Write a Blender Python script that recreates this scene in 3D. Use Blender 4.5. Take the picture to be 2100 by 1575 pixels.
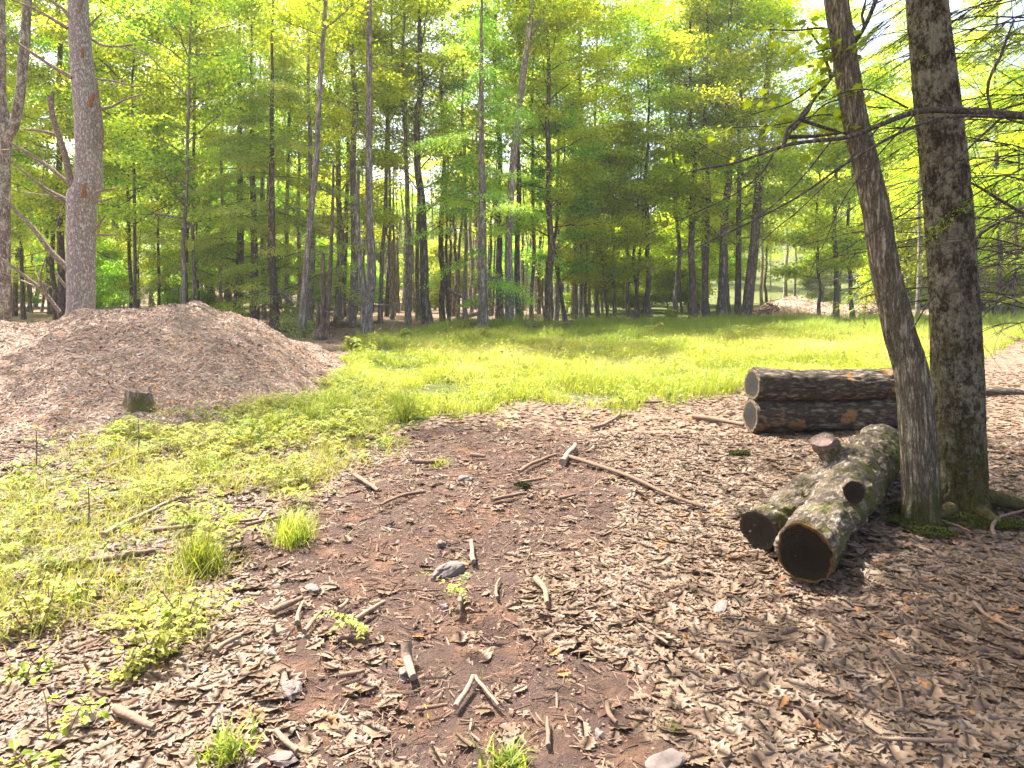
import bpy, math, random
import numpy as np
from mathutils import Vector, Matrix

for o in list(bpy.data.objects):
    bpy.data.objects.remove(o)
SC = bpy.context.scene
COL = SC.collection
rad = math.radians

# ------------------------------------------------------------------ camera, sky, sun, exposure
F, CX, HY, CH = 1419.0, 1050.0, 590.0, 1.6      # focal length in photo pixels, centre column, horizon row, eye height
cd = bpy.data.cameras.new("camera")
cam = bpy.data.objects.new("camera", cd)
COL.objects.link(cam)
cam.location = (0, 0, CH)
cam.rotation_euler = (rad(90), 0, 0)
cd.sensor_width = 36
cd.lens = 36 * F / 2100
cd.shift_y = -(787.5 - HY) / 2100
cd.clip_start, cd.clip_end = 0.05, 2000
SC.camera = cam

SUN = Vector((-0.36, 0.30, 0.88)).normalized()
world = bpy.data.worlds.new("World")
SC.world = world
world.use_nodes = True
wn = world.node_tree
sky = wn.nodes.new("ShaderNodeTexSky")
sky.sky_type = 'NISHITA'
sky.sun_disc = False
sky.sun_elevation = math.asin(SUN.z)
sky.sun_rotation = math.atan2(SUN.x, SUN.y)
sky.air_density = 0.7
sky.dust_density = 6.0
sky.ozone_density = 0.6
wn.links.new(sky.outputs[0], wn.nodes["Background"].inputs[0])
wn.nodes["Background"].inputs[1].default_value = 0.15
sl = bpy.data.lights.new("sun", 'SUN')
sl.energy = 5.0
sl.angle = rad(0.5)
sl.color = (1.0, 0.955, 0.88)
sun = bpy.data.objects.new("sun", sl)
COL.objects.link(sun)
sun.rotation_euler = (-SUN).to_track_quat('-Z', 'Y').to_euler()
sun.location = (0, 0, 60)
vs = SC.view_settings
vs.view_transform = 'Standard'
vs.look = 'None'
vs.exposure = 2.05
vs.gamma = 1.0
cy = SC.cycles
cy.max_bounces = 8
cy.diffuse_bounces = 6
cy.glossy_bounces = 2
cy.transmission_bounces = 4
cy.caustics_reflective = False
cy.caustics_refractive = False

rng = np.random.default_rng(7)
random.seed(7)

# ------------------------------------------------------------------ helpers
def P(px, py, Y):
    return np.array([(px - CX) / F * Y, Y, CH - (py - HY) / F * Y])

def gh(x, y):                                   # height of the ground
    x = np.asarray(x, float); y = np.asarray(y, float)
    d = np.hypot(x, y)
    n = 0.020 * np.sin(1.3 * x + 0.7) * np.sin(1.1 * y + 0.4) + 0.012 * np.sin(2.9 * x + 1.9 * y) + 0.010 * np.sin(3.7 * y - 2.1 * x + 1)
    n = n + np.clip((d - 20) / 30, 0, 1) * 0.10 * np.sin(0.31 * x + 1.0) * np.sin(0.27 * y)
    t = np.clip((y - 62) / 95, 0, 1)
    hill = (t * t * (3 - 2 * t)) * (12.0 + 5.0 * np.sin(0.012 * x + 0.6))
    return n + hill

def G(px, py):                                  # ground point seen at a photo pixel
    Y = CH * F / (py - HY)
    x = (px - CX) / F * Y
    return np.array([x, Y, float(gh(x, Y))])

def pix(x, y):
    return CX + F * x / y, HY + F * CH / y

def hash3(ix, iy, iz, seed):
    h = (ix * 374761393 + iy * 668265263 + iz * 2147483647 + seed * 144269) & 0xFFFFFFFF
    h = ((h ^ (h >> 13)) * 1274126177) & 0xFFFFFFFF
    return ((h ^ (h >> 16)) & 0xFFFF) / 65535.0

def vnoise(p, seed=0):
    p = np.asarray(p, float)
    i = np.floor(p).astype(np.int64); f = p - i
    f = f * f * (3 - 2 * f)
    out = 0
    for dx in (0, 1):
        for dy in (0, 1):
            for dz in (0, 1):
                w = (f[:, 0] if dx else 1 - f[:, 0]) * (f[:, 1] if dy else 1 - f[:, 1]) * (f[:, 2] if dz else 1 - f[:, 2])
                out = out + w * hash3(i[:, 0] + dx, i[:, 1] + dy, i[:, 2] + dz, seed)
    return out

def fbm(p, o=3, seed=0):
    p = np.asarray(p, float); a = 0.5; s = 0; t = 0
    for k in range(o):
        s = s + a * vnoise(p * 2 ** k, seed + k); t += a; a *= 0.5
    return s / t

def pip(px, py, poly):
    inside = np.zeros(px.shape, bool)
    n = len(poly)
    for i in range(n):
        x1, y1 = poly[i]; x2, y2 = poly[(i + 1) % n]
        if y1 == y2:
            continue
        c = ((y1 > py) != (y2 > py)) & (px < (x2 - x1) * (py - y1) / (y2 - y1) + x1)
        inside ^= c
    return inside

class MB:
    def __init__(s):
        s.v = []; s.f = []; s.r = []; s.n = 0
    def add(s, v, f, rnd=0.5, mat=0, smooth=True):
        v = np.asarray(v, float).reshape(-1, 3)
        s.v.append(v); s.f.append((np.asarray(f, np.int64) + s.n, mat, smooth))
        s.r.append(np.broadcast_to(np.asarray(rnd, float), (len(v),)))
        s.n += len(v)
    def build(s, name, mats, parent=None, origin=None):
        V = np.concatenate(s.v); R = np.concatenate(s.r)
        if origin is not None:
            V = V - np.asarray(origin, float)
        me = bpy.data.meshes.new(name)
        me.vertices.add(len(V)); me.vertices.foreach_set("co", V.astype(np.float32).ravel())
        loops = np.concatenate([f.ravel() for f, _, _ in s.f]).astype(np.int32)
        sizes = np.concatenate([np.full(len(f), f.shape[1]) for f, _, _ in s.f])
        mi = np.concatenate([np.full(len(f), m) for f, m, _ in s.f]).astype(np.int32)
        sm = np.concatenate([np.full(len(f), q) for f, _, q in s.f])
        me.loops.add(len(loops)); me.loops.foreach_set("vertex_index", loops)
        me.polygons.add(len(sizes))
        me.polygons.foreach_set("loop_start", np.concatenate([[0], np.cumsum(sizes)[:-1]]).astype(np.int32))
        me.polygons.foreach_set("material_index", mi)
        me.polygons.foreach_set("use_smooth", sm.astype(bool))
        me.update(calc_edges=True)
        a = me.attributes.new("rnd", 'FLOAT', 'POINT'); a.data.foreach_set("value", R.astype(np.float32))
        for m in (mats if isinstance(mats, (list, tuple)) else [mats]):
            me.materials.append(m)
        o = bpy.data.objects.new(name, me)
        COL.objects.link(o)
        if parent is not None:
            o.parent = parent
        elif origin is not None:
            o.location = origin
        return o

def eulR(yaw, pitch, roll):
    yaw, pitch, roll = np.broadcast_arrays(np.asarray(yaw, float), pitch, roll)
    cz, sz, cx, sx, cyy, sy = np.cos(yaw), np.sin(yaw), np.cos(pitch), np.sin(pitch), np.cos(roll), np.sin(roll)
    N = len(yaw)
    Rz = np.zeros((N, 3, 3)); Rx = np.zeros((N, 3, 3)); Ry = np.zeros((N, 3, 3))
    Rz[:, 0, 0] = cz; Rz[:, 0, 1] = -sz; Rz[:, 1, 0] = sz; Rz[:, 1, 1] = cz; Rz[:, 2, 2] = 1
    Rx[:, 0, 0] = 1; Rx[:, 1, 1] = cx; Rx[:, 1, 2] = -sx; Rx[:, 2, 1] = sx; Rx[:, 2, 2] = cx
    Ry[:, 0, 0] = cyy; Ry[:, 0, 2] = sy; Ry[:, 1, 1] = 1; Ry[:, 2, 0] = -sy; Ry[:, 2, 2] = cyy
    return Rz @ Rx @ Ry

def scatter(mb, tv, tf, pos, R, s, rnd, mat=0, smooth=False):
    N = len(pos)
    if N == 0:
        return
    tv = np.asarray(tv, float); tf = np.asarray(tf, np.int64)
    s = np.asarray(s, float)
    s = s[:, None, None] if s.ndim == 1 else s[:, None, :]
    V = np.einsum('nij,nkj->nki', R, tv[None] * s) + np.asarray(pos)[:, None, :]
    f = (tf[None] + (np.arange(N) * len(tv))[:, None, None]).reshape(-1, tf.shape[1])
    mb.add(V.reshape(-1, 3), f, np.repeat(np.broadcast_to(np.asarray(rnd, float), (N,)), len(tv)), mat, smooth)

def tube(mb, pts, radii, sides=8, mat=0, rnd=0.5, cap=True, disp=None, smooth=True, step=None):
    pts = np.asarray(pts, float); radii = np.asarray(radii, float)
    if step:                                     # resample along a smooth curve
        d = np.concatenate([[0], np.cumsum(np.linalg.norm(np.diff(pts, axis=0), axis=1))])
        n = max(int(d[-1] / step), 4)
        q = np.linspace(0, d[-1], n)
        pts = np.stack([smooth_interp(q, d, pts[:, k]) for k in range(3)], 1)
        radii = np.interp(q, d, radii)
    n = len(pts)
    T = np.gradient(pts, axis=0); T /= np.linalg.norm(T, axis=1)[:, None] + 1e-9
    ref = np.array([0, 1.0, 0]) if abs(T[0][1]) < 0.8 else np.array([1.0, 0, 0])
    Nn = np.zeros((n, 3)); u = ref
    for i in range(n):
        u = u - T[i] * np.dot(u, T[i]); u = u / (np.linalg.norm(u) + 1e-9); Nn[i] = u
    Bn = np.cross(T, Nn)
    th = np.linspace(0, 2 * math.pi, sides, endpoint=False)
    rr = np.repeat(radii[:, None], sides, 1)
    if disp is not None:
        arc = np.concatenate([[0], np.cumsum(np.linalg.norm(np.diff(pts, axis=0), axis=1))])
        A, S = np.meshgrid(th, arc)
        rr = rr * disp(A, S)
    V = pts[:, None, :] + rr[..., None] * (np.cos(th)[None, :, None] * Nn[:, None, :] + np.sin(th)[None, :, None] * Bn[:, None, :])
    i, j = np.meshgrid(np.arange(n - 1), np.arange(sides), indexing='ij')
    j2 = (j + 1) % sides
    f = np.stack([i * sides + j, i * sides + j2, (i + 1) * sides + j2, (i + 1) * sides + j], -1).reshape(-1, 4)
    mb.add(V.reshape(-1, 3), f, rnd, mat, smooth)
    if cap:
        for k, ring in ((0, np.arange(sides)[::-1]), (n - 1, np.arange(sides))):
            c = np.concatenate([V[k], pts[k][None]])
            mb.add(c, np.stack([ring, np.roll(ring, -1), np.full(sides, sides)], 1), rnd, mat, False)

def smooth_interp(q, d, y):
    m = np.gradient(y, d)
    k = np.clip(np.searchsorted(d, q, side='right') - 1, 0, len(d) - 2)
    h = d[k + 1] - d[k]; t = (q - d[k]) / h
    return (2*t**3 - 3*t**2 + 1) * y[k] + (t**3 - 2*t**2 + t) * h * m[k] + (-2*t**3 + 3*t**2) * y[k+1] + (t**3 - t**2) * h * m[k+1]

USED = set()
def props(o, label=None, cat=None, group=None, kind=None):
    if label:
        n = len(label.split())
        assert 4 <= n <= 16, label
        o["label"] = label; USED.add(label)
    if cat: o["category"] = cat
    if group: o["group"] = group
    if kind: o["kind"] = kind
    return o

def empty(name, loc, label, cat, group=None):
    o = bpy.data.objects.new(name, None)
    o.empty_display_size = 0.2
    COL.objects.link(o); o.location = loc
    return props(o, label, cat, group)

def copy_tree(root, loc, rz=0.0, sc=1.0, tilt=(0, 0), label=None, group=None):
    c = root.copy(); COL.objects.link(c); c.location = loc
    c.rotation_euler = (tilt[0], tilt[1], rz); c.scale = (sc, sc, sc)
    for k in ("label", "group"):
        if k in c: del c[k]
    props(c, label, None, group)
    kids = []
    for ch in root.children:
        d = ch.copy(); COL.objects.link(d); d.parent = c; kids.append(d)
    return c, kids

# ------------------------------------------------------------------ materials
class NT:
    def __init__(s, name):
        s.m = bpy.data.materials.new(name); s.m.use_nodes = True
        s.t = s.m.node_tree; s.t.nodes.clear()
        s.out = s.t.nodes.new("ShaderNodeOutputMaterial")
    def n(s, typ, **kw):
        x = s.t.nodes.new("ShaderNode" + typ)
        for k, v in kw.items():
            if k.startswith("i_"):
                key = k[2:]; key = int(key) if key.isdigit() else key.replace("_", " ")
                if isinstance(v, bpy.types.NodeSocket): s.t.links.new(v, x.inputs[key])
                else: x.inputs[key].default_value = v
            else: setattr(x, k, v)
        return x
    def l(s, a, b): s.t.links.new(a, b)
    def ramp(s, fac, stops, mode='LINEAR'):
        r = s.n("ValToRGB"); r.color_ramp.interpolation = mode
        e = r.color_ramp.elements
        while len(e) < len(stops): e.new(0.5)
        for q, (p, c) in zip(e, stops):
            q.position = p; q.color = (*c, 1) if len(c) == 3 else c
        s.l(fac, r.inputs[0]); return r.outputs[0]
    def mix(s, fac, a, b, typ='MIX'):
        x = s.n("MixRGB", blend_type=typ)
        for k, v in ((0, fac), (1, a), (2, b)):
            if isinstance(v, bpy.types.NodeSocket): s.l(v, x.inputs[k])
            elif k == 0: x.inputs[0].default_value = v
            else: x.inputs[k].default_value = (*v, 1)
        return x.outputs[0]
    def math(s, op, a, b=0.0, clamp=False):
        x = s.n("Math", operation=op, use_clamp=clamp)
        for k, v in ((0, a), (1, b)):
            if isinstance(v, bpy.types.NodeSocket): s.l(v, x.inputs[k])
            else: x.inputs[k].default_value = v
        return x.outputs[0]
    def coords(s, scale=(1, 1, 1), kind="Object"):
        tc = s.n("TexCoord"); mp = s.n("Mapping")
        mp.inputs["Scale"].default_value = scale
        s.l(tc.outputs[kind], mp.inputs[0]); return mp.outputs[0]
    def noise(s, vec, scale, detail=4, rough=0.55):
        x = s.n("TexNoise"); x.inputs["Scale"].default_value = scale; x.inputs["Detail"].default_value = detail
        x.inputs["Roughness"].default_value = rough; s.l(vec, x.inputs["Vector"]); return x.outputs["Fac"]
    def attr(s, name):
        return s.n("Attribute", attribute_name=name).outputs["Fac"]
    def surf(s, color, rough=0.85, bump=None, dist=0.02, strength=1.0, spec=0.2, rough_sock=None):
        p = s.n("BsdfPrincipled")
        if isinstance(color, bpy.types.NodeSocket): s.l(color, p.inputs["Base Color"])
        else: p.inputs["Base Color"].default_value = (*color, 1)
        p.inputs["Roughness"].default_value = rough
        p.inputs["Specular IOR Level"].default_value = spec
        if bump is not None:
            b = s.n("Bump"); b.inputs["Distance"].default_value = dist; b.inputs["Strength"].default_value = strength
            s.l(bump, b.inputs["Height"]); s.l(b.outputs[0], p.inputs["Normal"])
        s.l(p.outputs[0], s.out.inputs[0]); return p

def leaf_mat(name, stops, trans=(1.1, 1.15, 0.5), amt=0.5, rough=0.5, hue=0.03):
    m = NT(name)
    a = m.attr("rnd")
    c = m.ramp(a, stops)
    oi = m.n("ObjectInfo")
    h = m.n("HueSaturation")
    m.l(m.math('ADD', m.math('MULTIPLY', oi.outputs["Random"], hue * 2), 0.5 - hue), h.inputs["Hue"])
    m.l(m.math('ADD', m.math('MULTIPLY', oi.outputs["Random"], 0.4), 0.8), h.inputs["Value"])
    m.l(c, h.inputs["Color"])
    p = m.n("BsdfPrincipled"); p.inputs["Roughness"].default_value = rough; p.inputs["Specular IOR Level"].default_value = 0.3
    m.l(h.outputs[0], p.inputs["Base Color"])
    t = m.n("BsdfTranslucent")
    m.l(m.mix(1.0, h.outputs[0], trans, 'MULTIPLY'), t.inputs[0])
    x = m.n("MixShader"); x.inputs[0].default_value = amt
    m.l(p.outputs[0], x.inputs[1]); m.l(t.outputs[0], x.inputs[2]); m.l(x.outputs[0], m.out.inputs[0])
    return m.m

def bark_mat(name, light, dark, sc=14, stretch=0.18, lichen=None, lich_t=0.62, moss=None, moss_top=0.0, furrow=0.012, lich_s=6.0):
    m = NT(name)
    n1 = m.noise(m.coords((1, 1, stretch)), sc, 6, 0.6)
    n2 = m.noise(m.coords((1.3, 0.8, stretch * 2.5)), sc * 1.9, 4, 0.6)
    r1 = m.math('MULTIPLY', m.math('ABSOLUTE', m.math('SUBTRACT', n1, 0.5)), 6.5, True)
    r2 = m.math('MULTIPLY', m.math('ABSOLUTE', m.math('SUBTRACT', n2, 0.5)), 6.5, True)
    fine = m.noise(m.coords((1, 1, 0.5)), sc * 5, 5, 0.65)
    hgt = m.math('ADD', m.math('ADD', m.math('MULTIPLY', r1, 0.5), m.math('MULTIPLY', r2, 0.25)), m.math('MULTIPLY', fine, 0.35))
    col = m.ramp(hgt, [(0.25, tuple(c * 0.3 for c in dark)), (0.55, dark), (0.85, light)])
    big = m.noise(m.coords(), 2.2, 4)
    col = m.mix(m.math('MULTIPLY', big, 0.35), col, dark)
    if lichen:
        ln = m.math('ADD', m.math('MULTIPLY', m.noise(m.coords((1, 1, 0.7)), lich_s, 7, 0.72), 0.55), m.math('MULTIPLY', m.noise(m.coords((1, 1, .8)), 30, 5, 0.75), 0.45))
        lm = m.ramp(ln, [(lich_t - .06, (0, 0, 0)), (lich_t + 0.04, (1, 1, 1))])
        col = m.mix(m.math('MULTIPLY', m.math('MULTIPLY', lm, 0.85), m.math('ADD', m.math('MULTIPLY', fine, 1.1), .25, True)), col, lichen)
    if moss:
        mn = m.math('ADD', m.math('MULTIPLY', m.noise(m.coords((1, 1, 0.5)), 3.2, 7, 0.7), 0.6), m.math('MULTIPLY', m.noise(m.coords((1, 1, .6)), 18, 5, 0.7), 0.4))
        sep = m.n("SeparateXYZ"); m.l(m.n("TexCoord").outputs["Object"], sep.inputs[0])
        zz = m.math('SUBTRACT', 0.22, m.math('MULTIPLY', sep.outputs["Z"], 0.22 / max(moss_top, 0.01)))
        zz = m.math('MAXIMUM', zz, -0.03)
        mm = m.ramp(m.math('ADD', mn, zz), [(0.55, (0, 0, 0)), (0.68, (1, 1, 1))])
        col = m.mix(m.math('MULTIPLY', mm, 0.8), col, m.mix(fine, tuple(c * 0.35 for c in moss), tuple(c * 1.2 for c in moss)))
    m.surf(col, 0.9, hgt, furrow, 1.0, 0.15)
    return m.m

def pale(c, k): return tuple(x * k for x in c)
M = {}
M['bark_grey'] = bark_mat("bark_grey", (0.46, 0.41, 0.37), (0.22, 0.185, 0.16), 9, 0.2, (0.36, 0.37, 0.30), 0.62)
M['bark_dark'] = bark_mat("bark_dark", (0.30, 0.255, 0.215), (0.13, 0.105, 0.088), 9, 0.2)
M['bark_brown'] = bark_mat("bark_brown", (0.31, 0.245, 0.19), (0.14, 0.105, 0.078), 9, 0.25)
M['bark_pale'] = bark_mat("bark_pale", (0.54, 0.48, 0.43), (0.30, 0.255, 0.22), 8, 0.25)
M['bark_pine'] = bark_mat("bark_pine", (0.62, 0.56, 0.53), (0.36, 0.305, 0.28), 20, 0.45, (0.40, 0.43, 0.24), 0.60, furrow=0.016)
M['bark_edge'] = bark_mat("bark_edge", (0.54, 0.48, 0.42), (0.20, 0.155, 0.13), 12, 0.3, (0.45, 0.46, 0.36), 0.55)
M['bark_lean'] = bark_mat("bark_lean", (0.55, 0.48, 0.345), (0.22, 0.182, 0.122), 26, 0.15, (0.30, 0.30, 0.22), 0.68, (0.085, 0.085, 0.018), 0.45, 0.03)
M['bark_moss'] = bark_mat("bark_moss", (0.24, 0.195, 0.13), (0.078, 0.059, 0.038), 24, 0.35, (0.35, 0.32, 0.22), 0.525, (0.095, 0.085, 0.016), 1.6, 0.026, 10.0)
M['bark_branch'] = bark_mat("bark_branch", (0.24, 0.205, 0.165), (0.09, 0.073, 0.058), 40, 0.6, (0.30, 0.33, 0.27), 0.66, furrow=0.004)
M['dead_branch'] = bark_mat("dead_branch", (0.46, 0.38, 0.31), (0.22, 0.165, 0.125), 30, 0.5, furrow=0.004)
M['bark_stump'] = bark_mat("bark_stump", (0.56, 0.44, 0.32), (0.25, 0.19, 0.135), 26, 0.2, None, .6, (0.13, 0.12, 0.02), .2, .02)
M['broken_wood'] = bark_mat("broken_wood", (0.48, 0.27, 0.12), (0.26, 0.12, 0.05), 60, 0.12, furrow=0.003)

# leaves: kinds of tree; the yellow set paints sun-hit foliage into its colour
M['leaf_green'] = leaf_mat("leaf_green", [(0, (0.10, 0.20, 0.028)), (0.5, (0.29, 0.42, 0.045)), (1, (0.53, 0.59, 0.06))], (1.7, 1.6, 0.8), 0.62)
M['leaf_sun_yellow'] = leaf_mat("leaf_sun_yellow", [(0, (0.16, 0.27, 0.025)), (0.5, (0.39, 0.48, 0.035)), (1, (0.62, 0.63, 0.05))], (1.55, 1.5, 0.7), 0.64, hue=.012)
M['leaf_hemlock'] = leaf_mat("leaf_hemlock", [(0, (0.10, 0.20, 0.04)), (0.5, (0.27, 0.40, 0.06)), (1, (0.49, 0.55, 0.09))], (1.6, 1.5, 0.8), 0.58)
M['leaf_hemlock_light'] = leaf_mat("leaf_hemlock_light", [(0, (0.16, 0.26, 0.05)), (0.5, (0.32, 0.41, 0.09)), (1, (0.52, 0.54, 0.15))], (1.45, 1.45, 0.7), 0.58, hue=.012)
M['maple_leaf'] = leaf_mat("maple_leaf", [(0, (0.13, 0.24, 0.03)), (1, (0.25, 0.38, 0.05))], (1.9, 1.6, 0.6), 0.7)
M['grass'] = leaf_mat("grass", [(0, (0.09, 0.17, 0.025)), (0.5, (0.265, 0.32, 0.04)), (0.9, (0.39, 0.41, 0.06)), (1, (0.50, 0.44, 0.24))], (1.2, 1.1, 0.7), 0.5, hue=0.0)
M['grass_deep'] = leaf_mat("grass_deep", [(0, (0.12, 0.20, 0.03)), (0.5, (0.27, 0.345, 0.05)), (0.9, (0.39, 0.42, 0.075)), (1, (0.46, 0.38, 0.22))], (1.2, 1.1, 0.7), 0.5, hue=0.0)
M['weed'] = leaf_mat("weed", [(0, (0.13, 0.195, 0.033)), (0.5, (0.30, 0.325, 0.053)), (1, (0.43, 0.42, 0.08))], (1.2, 1.1, 0.7), 0.5, hue=0.0)

def litter_mat():
    m = NT("dry_leaf")
    c = m.ramp(m.attr("rnd"), [(0, (0.125, 0.079, 0.05)), (0.2, (0.16, 0.106, 0.068)), (0.42, (0.20, 0.138, 0.091)), (0.62, (0.238, 0.172, 0.118)),
                               (0.8, (0.262, 0.198, 0.143)), (0.93, (0.285, 0.227, 0.175)), (1.0, (0.34, 0.165, 0.065))])
    n = m.noise(m.coords(), 60, 3)
    c = m.mix(m.math('MULTIPLY', n, 0.45), c, (0.16, 0.09, 0.06))
    p = m.n("BsdfPrincipled"); p.inputs["Roughness"].default_value = 0.55; p.inputs["Specular IOR Level"].default_value = 0.35
    m.l(c, p.inputs["Base Color"])
    t = m.n("BsdfTranslucent"); m.l(c, t.inputs[0])
    x = m.n("MixShader"); x.inputs[0].default_value = 0.28
    m.l(p.outputs[0], x.inputs[1]); m.l(t.outputs[0], x.inputs[2]); m.l(x.outputs[0], m.out.inputs[0])
    return m.m
M['dry_leaf'] = litter_mat()

def chip_mat():
    m = NT("wood_chip")
    c = m.ramp(m.attr("rnd"), [(0, (0.09, 0.05, 0.036)), (0.25, (0.145, 0.094, 0.065)), (0.5, (0.235, 0.168, 0.122)), (0.8, (0.31, 0.237, 0.183)), (0.95, (0.42, 0.35, 0.295)), (1.0, (0.36, 0.17, 0.065))])
    m.surf(c, 0.8, spec=0.2)
    return m.m
M['chip'] = chip_mat()

def chip_base_mat():
    m = NT("chip_base")
    v = m.coords()
    n = m.noise(v, 30, 5, 0.7); n2 = m.noise(v, 1.2, 4)
    c = m.ramp(n, [(0.3, (0.10, 0.055, 0.04)), (0.5, (0.30, 0.20, 0.155)), (0.7, (0.50, 0.38, 0.32))])
    c = m.mix(m.math('MULTIPLY', n2, 0.4), c, (0.26, 0.15, 0.10))
    m.surf(c, 0.9, n, 0.03)
    return m.m
M['chip_base'] = chip_base_mat()

def wood_mat():
    m = NT("stick_wood")
    v = m.coords((1, 1, 1))
    c = m.ramp(m.attr("rnd"), [(0, (0.08, 0.055, 0.042)), (0.35, (0.18, 0.115, 0.08)), (0.7, (0.275, 0.19, 0.132)), (1.0, (0.36, 0.275, 0.205))])
    n = m.noise(v, 70, 4, 0.7)
    c = m.mix(m.math('MULTIPLY', n, 0.75), c, (0.07, 0.045, 0.032))
    m.surf(c, 0.85, n, 0.006)
    return m.m
M['stick'] = wood_mat()

def ground_mat():
    m = NT("forest_ground")
    v = m.coords()
    nb = m.noise(v, 0.8, 5); nm = m.noise(v, 6, 5); nf = m.noise(v, 45, 6, 0.7)
    vo = m.n("TexVoronoi"); vo.inputs["Scale"].default_value = 16; m.l(v, vo.inputs["Vector"])
    vc = m.n("SeparateColor"); m.l(vo.outputs["Color"], vc.inputs[0])
    leaf = m.ramp(vc.outputs[0], [(0, (0.12, 0.08, 0.054)), (0.4, (0.19, 0.132, 0.088)), (0.8, (0.25, 0.182, 0.127)), (1, (0.29, 0.225, 0.17))])
    leaf = m.mix(m.math('MULTIPLY', nf, 0.45), leaf, (0.13, 0.085, 0.06))
    dirt = m.ramp(nm, [(0.28, (0.065, 0.041, 0.033)), (0.44, (0.12, 0.07, 0.051)), (0.58, (0.23, 0.126, 0.076)), (0.76, (0.33, 0.19, 0.113))])
    dirt = m.mix(m.math('MULTIPLY', nf, 0.6), dirt, (0.055, 0.032, 0.026))
    gr = m.ramp(nm, [(0.3, (0.05, 0.055, 0.02)), (0.7, (0.12, 0.14, 0.035))])
    big2 = m.noise(v, 1.7, 5, 0.6)
    dirt = m.mix(m.ramp(big2, [(0.38, (0, 0, 0)), (0.54, (.9, .9, .9))]), dirt, m.mix(nf, (0.045, 0.031, 0.027), (0.145, 0.094, 0.075)))
    d = m.ramp(m.math('ADD', m.attr("dirt"), m.math('MULTIPLY', m.math('SUBTRACT', nm, 0.5), 1.2)), [(0.4, (0, 0, 0)), (0.6, (1, 1, 1))])
    g = m.ramp(m.math('ADD', m.attr("grass"), m.math('MULTIPLY', m.math('SUBTRACT', nm, 0.5), 0.7)), [(0.4, (0, 0, 0)), (0.62, (1, 1, 1))])
    c = m.mix(d, leaf, dirt); c = m.mix(g, c, gr)
    h = m.math('ADD', m.math('MULTIPLY', nf, 0.5), nm)
    m.surf(c, 0.92, h, 0.09, 1.0, 0.15)
    return m.m
M['ground'] = ground_mat()

def stone_mat():
    m = NT("stone"); v = m.coords()
    n = m.noise(v, 9, 6, 0.65); n2 = m.noise(v, 55, 4)
    c = m.ramp(n, [(0.3, (0.09, 0.072, 0.065)), (0.55, (0.145, 0.12, 0.108)), (0.75, (0.20, 0.172, 0.158))])
    c = m.mix(m.math('MULTIPLY', n2, 0.35), c, (0.14, 0.10, 0.085))
    m.surf(c, 0.8, m.math('ADD', n, m.math('MULTIPLY', n2, 0.3)), 0.012)
    return m.m
M['stone'] = stone_mat()

def crumb_mat():
    m = NT("soil_crumb")
    c = m.ramp(m.attr("rnd"), [(0, (0.09, 0.052, 0.04)), (0.5, (0.21, 0.12, 0.083)), (0.85, (0.22, 0.13, 0.088)), (0.95, (0.15, 0.12, 0.108)), (1, (0.19, 0.16, 0.148))])
    m.surf(c, 0.9); return m.m
M['crumb'] = crumb_mat()

def end_mat(name, core, ring, edge, edge_t=0.86):
    """sawn log end; 'rnd' runs 0 at the pith to 1 at the bark"""
    m = NT(name); a = m.attr("rnd"); v = m.coords()
    n = m.noise(v, 14, 5); n2 = m.noise(v, 60, 4)
    aa = m.math('ADD', a, m.math('MULTIPLY', m.math('SUBTRACT', n, 0.5), 0.30))
    c = m.ramp(aa, [(0, core), (0.6, ring), (edge_t, ring), (edge_t + 0.05, edge), (1, edge)])
    rings = m.math('ABSOLUTE', m.math('SINE', m.math('MULTIPLY', aa, 70)))
    c = m.mix(m.math('MULTIPLY', rings, 0.45), c, tuple(x * 1.5 for x in ring))
    c = m.mix(m.math('MULTIPLY', n2, 0.5), c, tuple(x * 0.5 for x in ring))
    m.surf(c, 0.85, m.math('ADD', m.math('MULTIPLY', n2, 1.5), m.math('MULTIPLY', rings, 0.4)), 0.008, 1.0, 0.03)
    return m.m
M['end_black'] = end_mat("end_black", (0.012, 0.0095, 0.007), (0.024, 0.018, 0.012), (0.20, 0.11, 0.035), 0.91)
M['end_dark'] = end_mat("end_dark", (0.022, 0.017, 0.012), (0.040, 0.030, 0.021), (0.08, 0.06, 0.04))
M['end_pink'] = end_mat("end_pink", (0.22, 0.155, 0.13), (0.27, 0.19, 0.16), (0.12, 0.08, 0.06), 0.9)
M['end_grey'] = end_mat("end_grey", (0.026, 0.024, 0.022), (0.045, 0.041, 0.037), (0.26, 0.19, 0.12), 0.84)

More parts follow.
